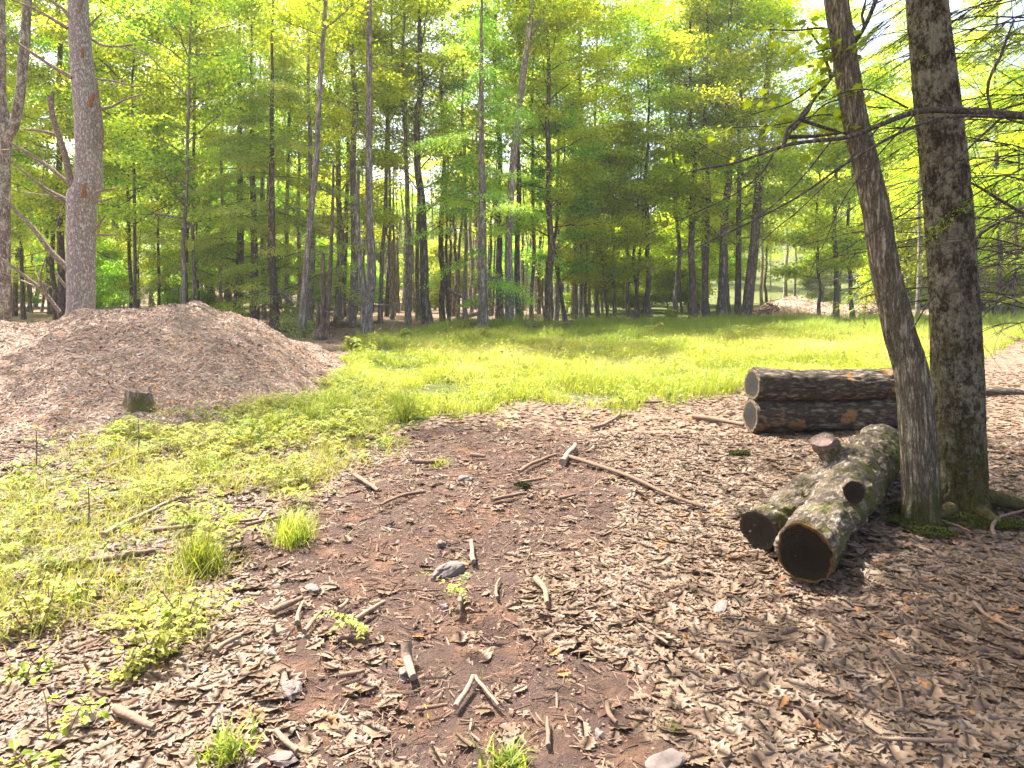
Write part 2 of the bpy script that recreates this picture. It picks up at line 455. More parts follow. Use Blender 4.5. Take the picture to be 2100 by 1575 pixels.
def log_mat(name, light, dark, moss, moss_bias, scale=12, sx=(1, 1, 1), wood=None, rot=0.0, edge=5.0):
    m = NT(name); tc = m.n("TexCoord")
    mr = m.n("Mapping"); mr.inputs["Rotation"].default_value = (0, 0, rot); m.l(tc.outputs["Object"], mr.inputs[0])
    ms_ = m.n("Mapping"); ms_.inputs["Scale"].default_value = sx; m.l(mr.outputs[0], ms_.inputs[0]); v = ms_.outputs[0]
    n1 = m.noise(v, scale, 6, 0.6); n = m.noise(v, scale * 3.5, 6, 0.68)
    e = m.math('MULTIPLY', m.math('ABSOLUTE', m.math('SUBTRACT', n1, 0.5)), edge, True)
    h = m.math('ADD', m.math('MULTIPLY', e, 0.6), m.math('MULTIPLY', n, 0.5))
    c = m.ramp(h, [(0.2, pale(dark, 0.5)), (0.42, dark), (0.85, light)])
    if wood:
        w = m.ramp(m.noise(m.coords(), 3.0, 5), [(0.60, (0, 0, 0)), (0.64, (1, 1, 1))])
        c = m.mix(w, c, m.mix(n, wood, pale(wood, 0.4)))
    if moss:
        geo = m.n("NewGeometry"); sep = m.n("SeparateXYZ"); m.l(geo.outputs["Normal"], sep.inputs[0])
        mn = m.noise(m.coords(), 5.5, 6, 0.65)
        side = m.math('MULTIPLY', sep.outputs["X"], 0.16)
        mm = m.ramp(m.math('ADD', m.math('ADD', mn, side), moss_bias), [(0.56, (0, 0, 0)), (0.68, (1, 1, 1))])
        c = m.mix(m.math('MULTIPLY', mm, 0.9), c, m.mix(n, pale(moss, 0.4), pale(moss, 1.4)))
    m.surf(c, 0.88, h, 0.02, 1.0, 0.2)
    return m.m
M['log_pale'] = log_mat("log_pale", (0.52, 0.44, 0.355), (0.16, 0.122, 0.088), (0.085, 0.085, 0.014), 0.065, 24, (0.22, 1, 1), None, rad(-45), 4.0)
M['log_dark'] = log_mat("log_dark", (0.27, 0.215, 0.16), (0.075, 0.058, 0.043), (0.07, 0.08, 0.014), -0.10, 15, (0.3, 1, 1), (0.34, 0.19, 0.08))

def moss_mat():
    m = NT("moss"); n = m.noise(m.coords(), 50, 4, 0.7)
    m.surf(m.ramp(n, [(0.3, (0.03, 0.038, 0.008)), (0.7, (0.10, 0.11, 0.02))]), 0.95, n, 0.02)
    return m.m
M['moss'] = moss_mat()

# ------------------------------------------------------------------ ground zones (outlined on the photo, laid out on the ground)
MEADOW = [(705, 738), (750, 706), (800, 690), (860, 678), (930, 670), (1200, 662), (1600, 652), (1850, 645), (2100, 652), (2500, 660), (2500, 690), (2100, 698), (1960, 735), (1860, 775), (1700, 795),
          (1520, 800), (1420, 812), (1250, 828), (1090, 812), (1000, 835), (900, 870), (800, 885), (770, 850), (740, 800), (712, 770)]
WEEDS = [(760, 770), (800, 850), (820, 905), (720, 960), (620, 1000), (540, 1020), (440, 1010), (330, 1060), (230, 1110), (130, 1170), (0, 1260), (-500, 1480), (-700, 1200), (-200, 1060), (0, 990),
         (180, 930), (300, 880), (420, 850), (520, 800), (640, 785)]
WEEDS2 = [(0, 1130), (120, 1110), (240, 1110), (330, 1100), (470, 1090), (500, 1180), (450, 1260), (420, 1360), (330, 1390), (270, 1330), (150, 1250), (60, 1300), (-200, 1330)]
DIRT = [(900, 880), (1160, 865), (1230, 930), (1290, 1010), (1240, 1100), (1110, 1140), (1060, 1210), (1110, 1270), (1290, 1320), (1350, 1420), (1290, 1490), (1450, 1560), (1560, 1800), (480, 1800),
        (500, 1580), (590, 1440), (520, 1370), (560, 1260), (480, 1200), (500, 1120), (610, 1040), (740, 970), (820, 930)]

SOFT = np.random.default_rng(5)
def zone(x, y, polys, wob=26):
    px, py = pix(x, np.maximum(y, 0.4))
    p3 = np.stack([x * 0.9, y * 0.9, np.zeros_like(x)], 1)
    px = px + (fbm(p3, 3, 11) - 0.5) * wob * 4
    py = py + (fbm(p3, 3, 12) - 0.5) * wob * np.clip(6 / np.maximum(y, 1), 0.05, 1.5) * 2
    p4 = np.stack([x * 4.5, y * 4.5, np.zeros_like(x)], 1)
    px = px + (vnoise(p4, 13) - 0.5) * wob * 1.6
    py = py + (vnoise(p4, 14) - 0.5) * wob * np.clip(6 / np.maximum(y, 1), 0.05, 1.5) * 2.2 + SOFT.normal(0, 1, x.shape) * wob * .45 * np.clip(6 / np.maximum(y, 1), 0.05, 1.5)
    r = np.zeros(x.shape, bool)
    for q in polys: r |= pip(px, py, q)
    return r & (y > 0.4)

def build_ground():
    t = np.linspace(-1, 1, 331)
    a, b = 1.4, math.asinh(420 / 1.4)
    xs = a * np.sinh(b * t)
    ys = 4.2 + a * np.sinh(b * t)
    X, Y = np.meshgrid(xs, ys)
    x, y = X.ravel(), Y.ravel()
    ndirt = zone(x, y, [DIRT]).astype(float); ngr = ((y > 36) & (x > 0.05 * y)) * 0.75 + zone(x, y, [MEADOW]).astype(float) * 0.95 + zone(x, y, [WEEDS]).astype(float) * 0.42
    z = gh(x, y) + (np.hypot(x, y) < 30) * (fbm(np.stack([x * 5, y * 5, x * 0], 1), 3, 5) - 0.5) * 0.035 * (1 + 0.3 * ndirt) + (np.hypot(x, y) < 12) * ndirt * (fbm(np.stack([x * 14, y * 14, x * 0], 1), 2, 6) - .5) * .03
    n = len(xs)
    i, j = np.meshgrid(np.arange(n - 1), np.arange(n - 1), indexing='ij')
    f = np.stack([i * n + j, i * n + j + 1, (i + 1) * n + j + 1, (i + 1) * n + j], -1).reshape(-1, 4)
    mb = MB(); mb.add(np.stack([x, y, z], 1), f)
    o = mb.build("ground", M['ground'])
    for nm, val in (("dirt", ndirt), ("grass", np.clip(ngr, 0, 1))):
        at = o.data.attributes.new(nm, 'FLOAT', 'POINT'); at.data.foreach_set("value", val.astype(np.float32))
    props(o, kind="structure")
build_ground()

# ------------------------------------------------------------------ wood chip mounds
def mound_height(x, y, cfg):
    (ax, ay), (bx, by), hA, hB, wf, wb, wr = cfg
    dx, dy = bx - ax, by - ay
    L2 = dx * dx + dy * dy
    t = np.clip(((x - ax) * dx + (y - ay) * dy) / L2, 0, 1)
    ex, ey = x - (ax + t * dx), y - (ay + t * dy)
    ang = np.arctan2(ey, ex)
    w = np.where(ey < 0, wf, wb) * np.abs(np.sin(ang)) ** 2 + wr * np.cos(ang) ** 2
    u = np.hypot(ex, ey) / w
    H = hA + (hB - hA) * np.clip(t * 3.0, 0, 1) ** 0.8
    prof = np.where(u < 1.15, np.clip(1.135 - np.sqrt(u * u + 0.05) * 1.03, -0.2, 1) , -0.2)
    lump = (fbm(np.stack([x * 1.1, y * 1.1, x * 0], 1), 3, 21) - 0.5) * 0.36 + (fbm(np.stack([x * 3 , y * 3, x * 0], 1), 2, 27) - .5) * .10 + (fbm(np.stack([x * 6, y * 6, x * 0], 1), 2, 23) - 0.5) * 0.07
    return H * prof + lump * np.clip(prof * 4, 0.1, 1) - 0.02

def build_mound(name, cfg, box, res, nchip, csize, label):
    x0, x1, y0, y1 = box
    xs = np.arange(x0, x1, res); ys = np.arange(y0, y1, res)
    X, Y = np.meshgrid(xs, ys); x, y = X.ravel(), Y.ravel()
    z = mound_height(x, y, cfg) + gh(x, y)
    keep = (z > gh(x, y) - 0.08).reshape(X.shape)
    n, m_ = len(xs), len(ys)
    i, j = np.meshgrid(np.arange(m_ - 1), np.arange(n - 1), indexing='ij')
    k = keep[:-1, :-1] | keep[1:, 1:] | keep[1:, :-1] | keep[:-1, 1:]
    f = np.stack([i * n + j, i * n + j + 1, (i + 1) * n + j + 1, (i + 1) * n + j], -1)[k].reshape(-1, 4)
    used = np.unique(f); mp = np.full(len(x), -1); mp[used] = np.arange(len(used))
    mb = MB(); mb.add(np.stack([x, y, z], 1)[used], mp[f])
    cx_, cy_ = rng.uniform(x0, x1, nchip * 2), rng.uniform(y0, y1, nchip * 2)
    dist = np.hypot(cx_, cy_)
    cz = mound_height(cx_, cy_, cfg) + gh(cx_, cy_)
    e = 0.08
    gx = (mound_height(cx_ + e, cy_, cfg) - mound_height(cx_ - e, cy_, cfg)) / (2 * e)
    gy = (mound_height(cx_, cy_ + e, cfg) - mound_height(cx_, cy_ - e, cfg)) / (2 * e)
    ok = (cz > gh(cx_, cy_) - 0.01) & (gy > -1.5)
    pos = np.stack([cx_, cy_, cz + 0.008], 1)[ok]; gx, gy = gx[ok], gy[ok]
    N = len(pos)
    nrm = np.stack([-gx, -gy, np.ones(N)], 1) + rng.normal(0, 0.30, (N, 3)); nrm /= np.linalg.norm(nrm, axis=1)[:, None]
    tan = np.cross(nrm, rng.normal(0, 1, (N, 3))); tan /= np.linalg.norm(tan, axis=1)[:, None]
    bit = np.cross(nrm, tan)
    R = np.stack([bit, tan, nrm], 2)
    tv = [(-.5, -.5, 0), (.4, -.5, 0), (.5, .42, 0), (-.35, .5, 0), (0, 0, .4)]
    tf = [(0, 1, 4), (1, 2, 4), (2, 3, 4), (3, 0, 4)]
    ln = rng.gamma(4, csize / 4, N).clip(csize * 0.3, csize * 2.4)
    S = np.stack([ln * rng.uniform(0.14, 0.36, N), ln, ln * 0.12], 1)
    patch = fbm(pos * 1.3, 3, 31)
    r = np.clip(rng.beta(2.2, 1.9, N) * 0.98 + (patch - 0.5) * 1.0, 0, 0.97)
    r[rng.random(N) < 0.06] = 1.0
    scatter(mb, tv, tf, pos, R, S, r, 1)
    o = mb.build(name, [M['chip_base'], M['chip']])
    props(o, label, "mound")
    return o
MOUND = ((-5.85, 12.3), (-15.0, 11.6), 1.47, 1.03, 4.9, 3.2, 2.8)
build_mound("chip_mound", MOUND, (-16, -1.8, 6.2, 16.0), 0.055, 210000, 0.042, "large heap of pale pinkish wood chips beside the grassy clearing")
FAR = ((17.0, 41.0), (22.5, 41.5), 1.25, 0.7, 4.0, 3.0, 3.0)
build_mound("chip_mound", FAR, (13, 28, 36, 47), 0.14, 14000, 0.13, "small far heap of pale wood chips under the trees beyond the meadow")

# ------------------------------------------------------------------ tree generators
LEAF = ([(0, 0, 0), (-.34, .38, .07), (-.2, .75, .05), (0, 1, -.05), (.2, .75, .05), (.34, .38, .07)], [(0, 1, 2, 3), (0, 3, 4, 5)])
LEAF2 = ([(0, 0, 0), (-.36, .5, .08), (0, 1, -.06), (.36, .5, .08)], [(0, 1, 2), (0, 2, 3)])
_mp = [(0, 0), (.18, -.08), (.5, .12), (.36, .22), (.62, .5), (.34, .5), (.36, .72), (.16, .66), (0, 1.0)]
MAPLE = ([(x, y, 0.10 * abs(x) - .12 * y * y) for x, y in _mp] + [(-x, y, 0.10 * abs(x) - .12 * y * y) for x, y in _mp[1:-1]] + [(0, .42, 0.0)],
         [(i, i + 1, 16) for i in range(8)] + [(8, 15, 16)] + [(i, i - 1, 16) for i in range(15, 9, -1)] + [(9, 0, 16)])
SPRAY = ([(0, 0, 0), (-.20, .25, .02), (-.13, .75, -.03), (0, 1, -.10), (.13, .75, -.03), (.20, .25, .02)], [(0, 1, 2, 3), (0, 3, 4, 5)])

def rpath(start, az, el, L, n, curve, jit, rs):
    """a limb: starts at el above the horizon and bends by curve along its length"""
    pts = [np.array(start, float)]
    for k in range(1, n):
        e = el + curve * k / n + rs.normal(0, jit); a = az + rs.normal(0, jit * 1.4)
        az = az + (a - az) * 0.6
        pts.append(pts[-1] + L / (n - 1) * np.array([math.cos(e) * math.cos(a), math.cos(e) * math.sin(a), math.sin(e)]))
    return np.array(pts)

def leaf_cloud(mb, centres, per, sx, sz, size, rs, tmpl=LEAF2, rmean=0.45, tilt=0.55):
    C = np.repeat(np.asarray(centres), per, 0)
    N = len(C)
    pos = C + np.stack([rs.normal(0, sx, N), rs.normal(0, sx, N), rs.normal(0, sz, N)], 1)
    R = eulR(rs.uniform(0, 6.283, N), rs.normal(-0.25, tilt, N), rs.normal(0, tilt, N))
    r = np.clip(np.repeat(rs.normal(rmean + .03, 0.27, len(centres)), per) + rs.normal(0, 0.15, N), 0, 1)  # per-clump tone spread paints light and dark clumps into leaf colour
    scatter(mb, tmpl[0], tmpl[1], pos, R, size * rs.uniform(0.7, 1.25, N), r)

def trunk_path(H, rs, n=16, wander=0.25):
    z = np.linspace(0, H, n)
    x = np.cumsum(rs.normal(0, wander / n * 1.6, n)); y = np.cumsum(rs.normal(0, wander / n * 1.6, n))
    x -= x[0]; y -= y[0]
    return np.stack([x, y, z], 1)

def flare(z, r0, H, k=0.35, top=0.22):
    return r0 * ((1 - z / H) * (1 - top) + top) * (1 + k * np.exp(-z / 0.35))

def bark_disp(seed, amp, ks, kz, low=0.04):
    def f(A, S):
        q = np.stack([np.cos(A).ravel() * ks, np.sin(A).ravel() * ks, S.ravel() * kz], 1)
        n = fbm(q, 3, seed); n = 1 - np.abs(2 * n - 1)
        b = fbm(np.stack([np.cos(A).ravel(), np.sin(A).ravel(), S.ravel() * 0.9], 1), 2, seed + 9) - 0.5
        return (1 + amp * (n - 0.8) * 2 + low * 2 * b).reshape(A.shape)
    return f

def px_path(lst, Y):
    """(column, row, half width) -> points and radii at depth Y (a number or one per point)"""
    ys = [Y] * len(lst) if np.isscalar(Y) else Y
    return [P(a, b, y) for (a, b, _), y in zip(lst, ys)], [c / F * y for (_, _, c), y in zip(lst, ys)]

def own_tree(name, base, label, cat="tree"):
    return empty(name, tuple(base), label, cat)


def gen_broadleaf(seed, H, r0, cb, cr, nl=26, per=130, ls=0.15, spread=0.5, droop=0.0, shape=1.0, dead=True):
    rs = np.random.default_rng(seed)
    tr, li, cw = MB(), MB(), MB()
    tp = trunk_path(H, rs, wander=.65); rr = flare(tp[:, 2], r0, H)
    tp[0, 2] = -0.25
    tube(tr, tp, rr, 10, step=0.45, disp=bark_disp(seed, .03, 4, 1.5, .08))
    for q in range(int(3 * cb) if dead else 0):
        zz = rs.uniform(.8, cb + 1.5); st = np.array([np.interp(zz, tp[:, 2], tp[:, c]) for c in range(3)])
        tube(li, rpath(st, rs.uniform(0, 6.28), rs.normal(.1, .35), rs.uniform(.3, 1.6), 5, -.3, .15, rs), np.linspace(.014, .004, 5), 4, cap=False)
    cen = []
    for k in range(nl):
        t = cb / H + (0.97 - cb / H) * (k + rs.random()) / nl
        u = (t * H - cb) / (H - cb)
        st = np.array([np.interp(t * H, tp[:, 2], tp[:, c]) for c in range(3)])
        L = cr * (0.35 + 0.65 * math.sin(math.pi * (0.15 + 0.8 * u)) ** shape) * rs.uniform(0.7, 1.15)
        az = k * 2.4 + rs.normal(0, 0.5); el = rs.uniform(0.2, 0.75) + 0.3 * u
        p = rpath(st, az, el, L, 6, -0.35 - droop, 0.12, rs)
        r1 = 0.32 * np.interp(t * H, tp[:, 2], rr) * rs.uniform(0.6, 1.1)
        tube(li, p, np.linspace(r1, 0.012, 6), 5, cap=False)
        cen += [p[3] + rs.normal(0, .2, 3), p[4], p[5]]
        for q in range(4):
            b = p[rs.integers(2, 5)]
            pp = rpath(b, az + rs.choice([-1, 1]) * rs.uniform(0.5, 1.1), el * 0.5 + rs.normal(0, 0.25), L * rs.uniform(0.25, 0.5), 4, -0.3 - droop, 0.15, rs)
            tube(li, pp, np.linspace(r1 * 0.4, 0.006, 4), 4, cap=False)
            cen += [pp[2], pp[3]]
    leaf_cloud(cw, cen, per, spread, spread * 0.38, ls, rs)
    return tr, li, cw

def gen_hemlock(seed, H, r0, cb, cr, dens=1.0, ls=0.125, bare=0.0):
    rs = np.random.default_rng(seed)
    tr, li, cw = MB(), MB(), MB()
    tp = trunk_path(H, rs, wander=0.15); rr = flare(tp[:, 2], r0, H, top=0.06)
    tp[0, 2] = -0.25
    tube(tr, tp, rr, 10, step=0.45)
    pos, yaw, pit, sz, rn = [], [], [], [], []
    z = cb; k = 0
    while z < H * 0.98:
        u = (z - cb) / (H - cb)
        st = np.array([np.interp(z, tp[:, 2], tp[:, c]) for c in range(3)])
        L = (cr * (1 - u) ** 0.6 + 0.3) * rs.uniform(0.35, 1.2)
        az = rs.uniform(0, 6.28); el = rs.normal(0.22, 0.24)
        n = 8
        p = rpath(st, az, el, L, n, rs.normal(-0.75, .25), 0.10, rs)
        tube(li, p, np.linspace(max(0.03 * (1 - u), 0.012) * (L / cr) ** 0.5, 0.004, n), 4, cap=False)
        tone = rs.normal(0.45, 0.24)
        nb = int(L / 0.17)
        for q in range(nb):
            t = 0.22 + 0.78 * (q + rs.random()) / nb
            if rs.random() < bare: continue
            c = np.array([np.interp(t * (n - 1), np.arange(n), p[:, cc]) for cc in range(3)])
            sl_ = (0.28 + 0.62 * math.sin(math.pi * min(1, (1.05 - t) * 0.9 + 0.1)) * min(1, L / 2)) * rs.uniform(0.7, 1.2)
            for sgn in (-1, 1):
                a2 = az + sgn * rs.uniform(0.7, 1.1)
                m = max(int(sl_ / 0.085 * dens), 2)
                tt = (np.arange(m) + rs.random(m) * 0.6) / m
                dpt = -0.28 * tt ** 1.6 * sl_ - 0.02
                px_ = c[0] + np.cos(a2) * tt * sl_ + rs.normal(0, .05, m); py_ = c[1] + np.sin(a2) * tt * sl_ + rs.normal(0, .05, m)
                for w in (-1, 1):
                    pos.append(np.stack([px_, py_, c[2] + dpt + rs.normal(0, .075, m)], 1))
                    yaw.append(np.full(m, a2 - math.pi / 2) + w * rs.uniform(0.1, 1.25, m))
                    pit.append(rs.normal(-0.35, 0.35, m) - 0.25 * tt)
                    sz.append(ls * rs.uniform(0.6, 1.2, m) * (1.1 - 0.4 * tt))
                    rn.append(np.clip(tone + 0.22 * tt + rs.normal(0, 0.12, m), 0, 1))
        z += rs.choice([rs.uniform(0.03, 0.16), rs.uniform(0.1, 0.5)]) * (1.2 - 0.4 * u); k += 1
    pos, yaw, pit, sz, rn = map(np.concatenate, (pos, yaw, pit, sz, rn))
    N = len(pos)
    scatter(cw, SPRAY[0], SPRAY[1], pos, eulR(yaw, pit, rs.normal(0, 0.3, N)), sz, rn)
    # dead lower twigs on the stem
    for q in range(22):
        zz = rs.uniform(0.5, cb + 1); a = rs.uniform(0, 6.28)
        st = np.array([np.interp(zz, tp[:, 2], tp[:, c]) for c in range(3)])
        L = rs.uniform(0.4, 1.5)
        tube(li, rpath(st, a, rs.normal(0.0, 0.25), L, 5, -0.4, 0.12, rs), np.linspace(0.014, 0.004, 5), 4, cap=False)
    return tr, li, cw

def gen_snag(seed, H, r0, nb=40):
    rs = np.random.default_rng(seed)
    tr, li = MB(), MB()
    tp = trunk_path(H, rs, wander=0.4); rr = flare(tp[:, 2], r0, H, 0.15, 0.3); tp[0, 2] = -0.25
    tube(tr, tp, rr, 8, step=0.5)
    for q in range(nb):
        zz = rs.uniform(0.8, H * 0.98); a = rs.uniform(0, 6.28)
        st = np.array([np.interp(zz, tp[:, 2], tp[:, c]) for c in range(3)])
        p = rpath(st, a, rs.normal(0.15, 0.35), rs.uniform(0.25, 1.3), 5, rs.normal(-0.2, 0.3), 0.15, rs)
        tube(li, p, np.linspace(0.013, 0.004, 5), 4, cap=False)
    return tr, li, None

HIDE = []
def proto(kind, gen, bark, leaf, cat="tree"):
    tr, li, cw = gen
    root = bpy.data.objects.new(kind, None); COL.objects.link(root); root["category"] = cat
    tr.build("trunk", bark, root)
    li.build("limbs", bark, root)
    if cw: cw.build("crown", leaf, root)
    root["r0"] = 0.17
    HIDE.append(root)
    return root

def slot(o, mat):
    o.material_slots[0].link = 'OBJECT'; o.material_slots[0].material = mat

PR = {
 'maple': [proto("broadleaf_tree", gen_broadleaf(s, 17, 0.17, 3.6, 3.3, 30, 66, 0.125, 0.34), M['bark_grey'], M['leaf_green']) for s in (1, 2, 3)],
 'slim': [proto("broadleaf_tree", gen_broadleaf(s, 19, 0.15, 8.2, 2.4, 24, 42, 0.125, 0.32), M['bark_grey'], M['leaf_green']) for s in (4, 5)],
 'sparse': [proto("broadleaf_tree", gen_broadleaf(s, 14.5, 0.12, 5.0, 2.6, 22, 40, 0.13, 0.3), M['bark_grey'], M['leaf_green']) for s in (6,)],
 'low': [proto("broadleaf_tree", gen_broadleaf(s, 9, 0.08, 1.6, 2.5, 24, 66, 0.12, 0.33), M['bark_dark'], M['leaf_sun_yellow']) for s in (8, 9)],
 'fullhemlock': [proto("hemlock_tree", gen_hemlock(14, 16.5, 0.17, 1.2, 3.9, 1.3, .14, .08), M['bark_brown'], M['leaf_hemlock_light'])],
 'hemlock': [proto("hemlock_tree", gen_hemlock(s, 16, 0.17, cb, 3.2, 1.15, .125, .22), M['bark_brown'], M['leaf_hemlock']) for s, cb in ((11, 2.2), (12, 2.9), (13, 1.3))],
 'snag': [proto("bare_tree", gen_snag(s, h, 0.10, 34), M['bark_pale'], None) for s, h in ((21, 13), (22, 10), (23, 8))],
}
PR['shrub'] = [proto("shrub", gen_broadleaf(s, 4.2, 0.04, .35, 1.7, 26, 60, 0.12, 0.3), M['bark_dark'], M['leaf_sun_yellow'], "shrub") for s in (31, 32)]
TREES = []          # ground positions already taken
def plant(kind, x, y, label, group=None, wid=None, sc=1.0, rz=None, lean=0.0, leany=0.0, bark=None, leaf=None, var=None):
    ps = PR[kind]
    p = ps[(var if var is not None else random.randrange(len(ps))) % len(ps)]
    rz = random.uniform(0, 6.28) if rz is None else rz
    c, kids = copy_tree(p, (x, y, float(gh(x, y))), 0, sc, (leany, lean), label, group)
    # the lean is in world axes: turn each child about the stem instead of the root
    for k in kids:
        k.rotation_euler = (0, 0, rz)
        nm = k.name.split(".")[0]
        if nm == "trunk" and wid:
            q = wid / 2 / (0.17 * sc if kind not in ('snag', 'low', 'sparse', 'slim') else {'snag': .10, 'low': .08, 'sparse': .12, 'slim': .15}[kind] * sc)
            k.scale = (q, q, 1)
        if nm in ("trunk", "limbs") and bark: slot(k, M[bark])
        if nm == "crown" and leaf: slot(k, M[leaf])
    TREES.append((x, y))
    return c

# hand-placed trees: (column at base, row at base, width px, kind, lean px at the top of the frame, scale, bark, leaf, variant, label)
HAND = [
 (237, 628, 17, 'maple', 0, 1.0, 'bark_dark', 'leaf_green', 0, "dark slender tree just past the grey pine behind the chip heap"),
 (312, 632, 10, 'slim', 0, .95, 'bark_grey', 'leaf_green', 0, "thin grey tree behind the crest of the chip heap"),
 (345, 640, 9, 'maple', 0, .9, 'bark_dark', 'leaf_green', 1, "dark green maple in deep shade behind the chip heap"),
 (432, 640, 17, 'maple', -14, 1.05, 'bark_dark', 'leaf_green', 1, "dark leaning maple above the peak of the chip heap"),
 (487, 664, 18, 'fullhemlock', 3, 1.0, 'bark_brown', 'leaf_hemlock_light', 0, "large light green hemlock hanging over the chip heap's slope"),
 (521, 672, 18, 'hemlock', 0, .9, 'bark_brown', 'leaf_hemlock_light', 2, "brown stemmed hemlock between two others at the heap's end"),
 (563, 683, 19, 'fullhemlock', -4, .8, 'bark_brown', 'leaf_hemlock_light', 1, "reddish brown hemlock trunk closest to the chip heap's foot"),
 (610, 652, 9, 'slim', 0, .9, 'bark_grey', 'leaf_green', 1, "narrow grey trunk in shade past the heap's long slope"),
 (636, 676, 12, 'slim', 0, .85, 'bark_grey', 'leaf_sun_yellow', 0, "straight grey trunk with yellow green leaves near the twiggy dead tree"),
 (718, 668, 18, 'slim', 0, 1.05, 'bark_grey', 'leaf_sun_yellow', 1, "tall straight grey trunk beside the double stemmed tree"),
 (838, 662, 12, 'slim', -12, 1.0, 'bark_pale', 'leaf_sun_yellow', 0, "pale slim tree with lichen left of centre in the wood's edge"),
 (879, 665, 20, 'maple', 0, 1.0, 'bark_dark', 'leaf_sun_yellow', 2, "sturdy dark grey maple behind the two cut stumps"),
 (910, 660, 13, 'snag', 0, 1.15, 'bark_brown', None, 0, "bare tan trunk standing behind the two cut stumps"),
 (922, 659, 8, 'snag', 3, 1.0, 'bark_brown', None, 1, "thin bare tan trunk next to a thicker tan one"),
 (938, 656, 8, 'snag', 25, 1.1, 'bark_pale', None, 2, "thin whitish dead trunk leaning over the fallen branches"),
 (989, 678, 21, 'hemlock', 4, .95, 'bark_grey', 'leaf_hemlock', 2, "big full hemlock beside the two cut stumps at the meadow edge"),
 (1027, 662, 14, 'maple', 0, 1.02, 'bark_dark', 'leaf_green', 0, "dark mossy maple trunk beside the tall leaning pale tree"),
 (1066, 662, 13, 'slim', 0, .98, 'bark_dark', 'leaf_sun_yellow', 1, "dark slim tree just past the tall leaning pale tree"),
 (1124, 664, 17, 'maple', 0, .98, 'bark_brown', 'leaf_sun_yellow', 1, "brown maple with flared base at the meadow's far edge"),
 (1140, 658, 9, 'slim', 0, .95, 'bark_pale', 'leaf_sun_yellow', 1, "pale slim trunk close behind the flared brown maple"),
 (1160, 660, 9, 'low', 0, 1.0, 'bark_dark', 'leaf_hemlock', 0, "low dark small tree with layered branches at the meadow edge"),
 (1203, 658, 6, 'low', 5, .85, 'bark_dark', 'leaf_green', 1, "small thin stemmed tree at the meadow edge left of yellow saplings"),
 (1245, 656, 6, 'low', 0, .95, 'bark_dark', 'leaf_sun_yellow', 0, "yellow leafed sapling with a curved thin stem at the meadow edge"),
 (1262, 655, 6, 'low', 0, 1.1, 'bark_dark', 'leaf_sun_yellow', 1, "yellow leafed sapling with a straight thin stem at the meadow edge"),
 (1302, 656, 7, 'snag', 60, .7, 'bark_brown', None, 0, "short bare stem leaning strongly between two saplings"),
 (1312, 655, 8, 'low', 0, 1.0, 'bark_dark', 'leaf_sun_yellow', 0, "bright yellow green small tree under the gap of sky"),
 (1335, 655, 12, 'sparse', -4, 1.02, 'bark_dark', 'leaf_green', 0, "tall sparse tree standing out against the gap of white sky"),
 (1420, 656, 15, 'maple', 2, .98, 'bark_brown', 'leaf_sun_yellow', 0, "straight brown maple beside the gap of white sky"),
 (1450, 656, 13, 'slim', -6, 1.0, 'bark_dark', 'leaf_sun_yellow', 0, "slightly leaning dark trunk between two straight ones"),
 (1475, 657, 18, 'maple', 2, 1.05, 'bark_dark', 'leaf_green', 2, "tall thick dark maple trunk past the meadow behind the stacked logs"),
 (1514, 655, 14, 'maple', 3, .95, 'bark_brown', 'leaf_sun_yellow', 1, "brown trunk with yellow leaves behind the bigger leaning trunk"),
 (1681, 655, 7, 'low', -6, 1.15, 'bark_dark', 'leaf_sun_yellow', 1, "thin bent dark stem in front of the far chip heap"),
 (1714, 656, 11, 'slim', 8, .85, 'bark_dark', 'leaf_sun_yellow', 1, "dark trunk at the far chip heap's side with yellow leaves"),
 (1753, 655, 9, 'low', 3, 1.3, 'bark_dark', 'leaf_green', 0, "small dense dark green tree beside the far chip heap"),
 (1610, 622, 9, 'snag', 6, 1.0, 'bark_pale', None, 1, "bare whitish broken trunk standing behind the far chip heap"),
 (1629, 624, 6, 'snag', 0, .9, 'bark_pale', None, 2, "thin bare grey trunk behind the far chip heap"),
 (1560, 645, 7, 'snag', 3, .8, 'bark_pale', None, 0, "bare pale trunk next to the reddish brush pile"),
 (1228, 652, 10, 'sparse', 4, 1.15, 'bark_grey', 'leaf_sun_yellow', 0, "tall airy tree with yellow leaves at the sky gap's edge"),
 (1292, 650, 9, 'sparse', -3, 1.22, 'bark_grey', 'leaf_green', 0, "tall thin airy tree standing in the middle of the sky gap"),
 (1385, 652, 10, 'sparse', 3, 1.2, 'bark_grey', 'leaf_sun_yellow', 0, "airy yellow leaved tree between the sky gap and a straight brown maple"),
 (692, 662, 15, 'maple', 0, 1.08, 'bark_grey', 'leaf_sun_yellow', 1, "grey maple with bright yellow leaves between twiggy tree and tall straight trunk"),
 (1178, 652, 14, 'maple', 2, 1.15, 'bark_grey', 'leaf_sun_yellow', 0, "tall maple with bright yellow crown above the low dark layered tree"),
 (2046, 660, 11, 'slim', 0, .95, 'bark_dark', 'leaf_sun_yellow', 0, "dark slim trunk past the big mossy tree at the meadow's end"),
 (2074, 662, 9, 'low', 10, 1.2, 'bark_brown', 'leaf_sun_yellow', 1, "brown crooked small tree at the meadow's far end"),
 (1880, 652, 9, 'slim', 0, .9, 'bark_pale', 'leaf_sun_yellow', 1, "pale slim trunk seen between the two close trees"),
]
for (px, py, w, kind, lean, sc, bark, leaf, var, lab) in HAND:
    g = G(px, py)
    dz = (py - 0) / F * g[1]
    plant(kind, g[0], g[1], lab, None, w / F * g[1], sc, None, math.atan2(lean / F * g[1], dz), 0, bark, leaf, var)

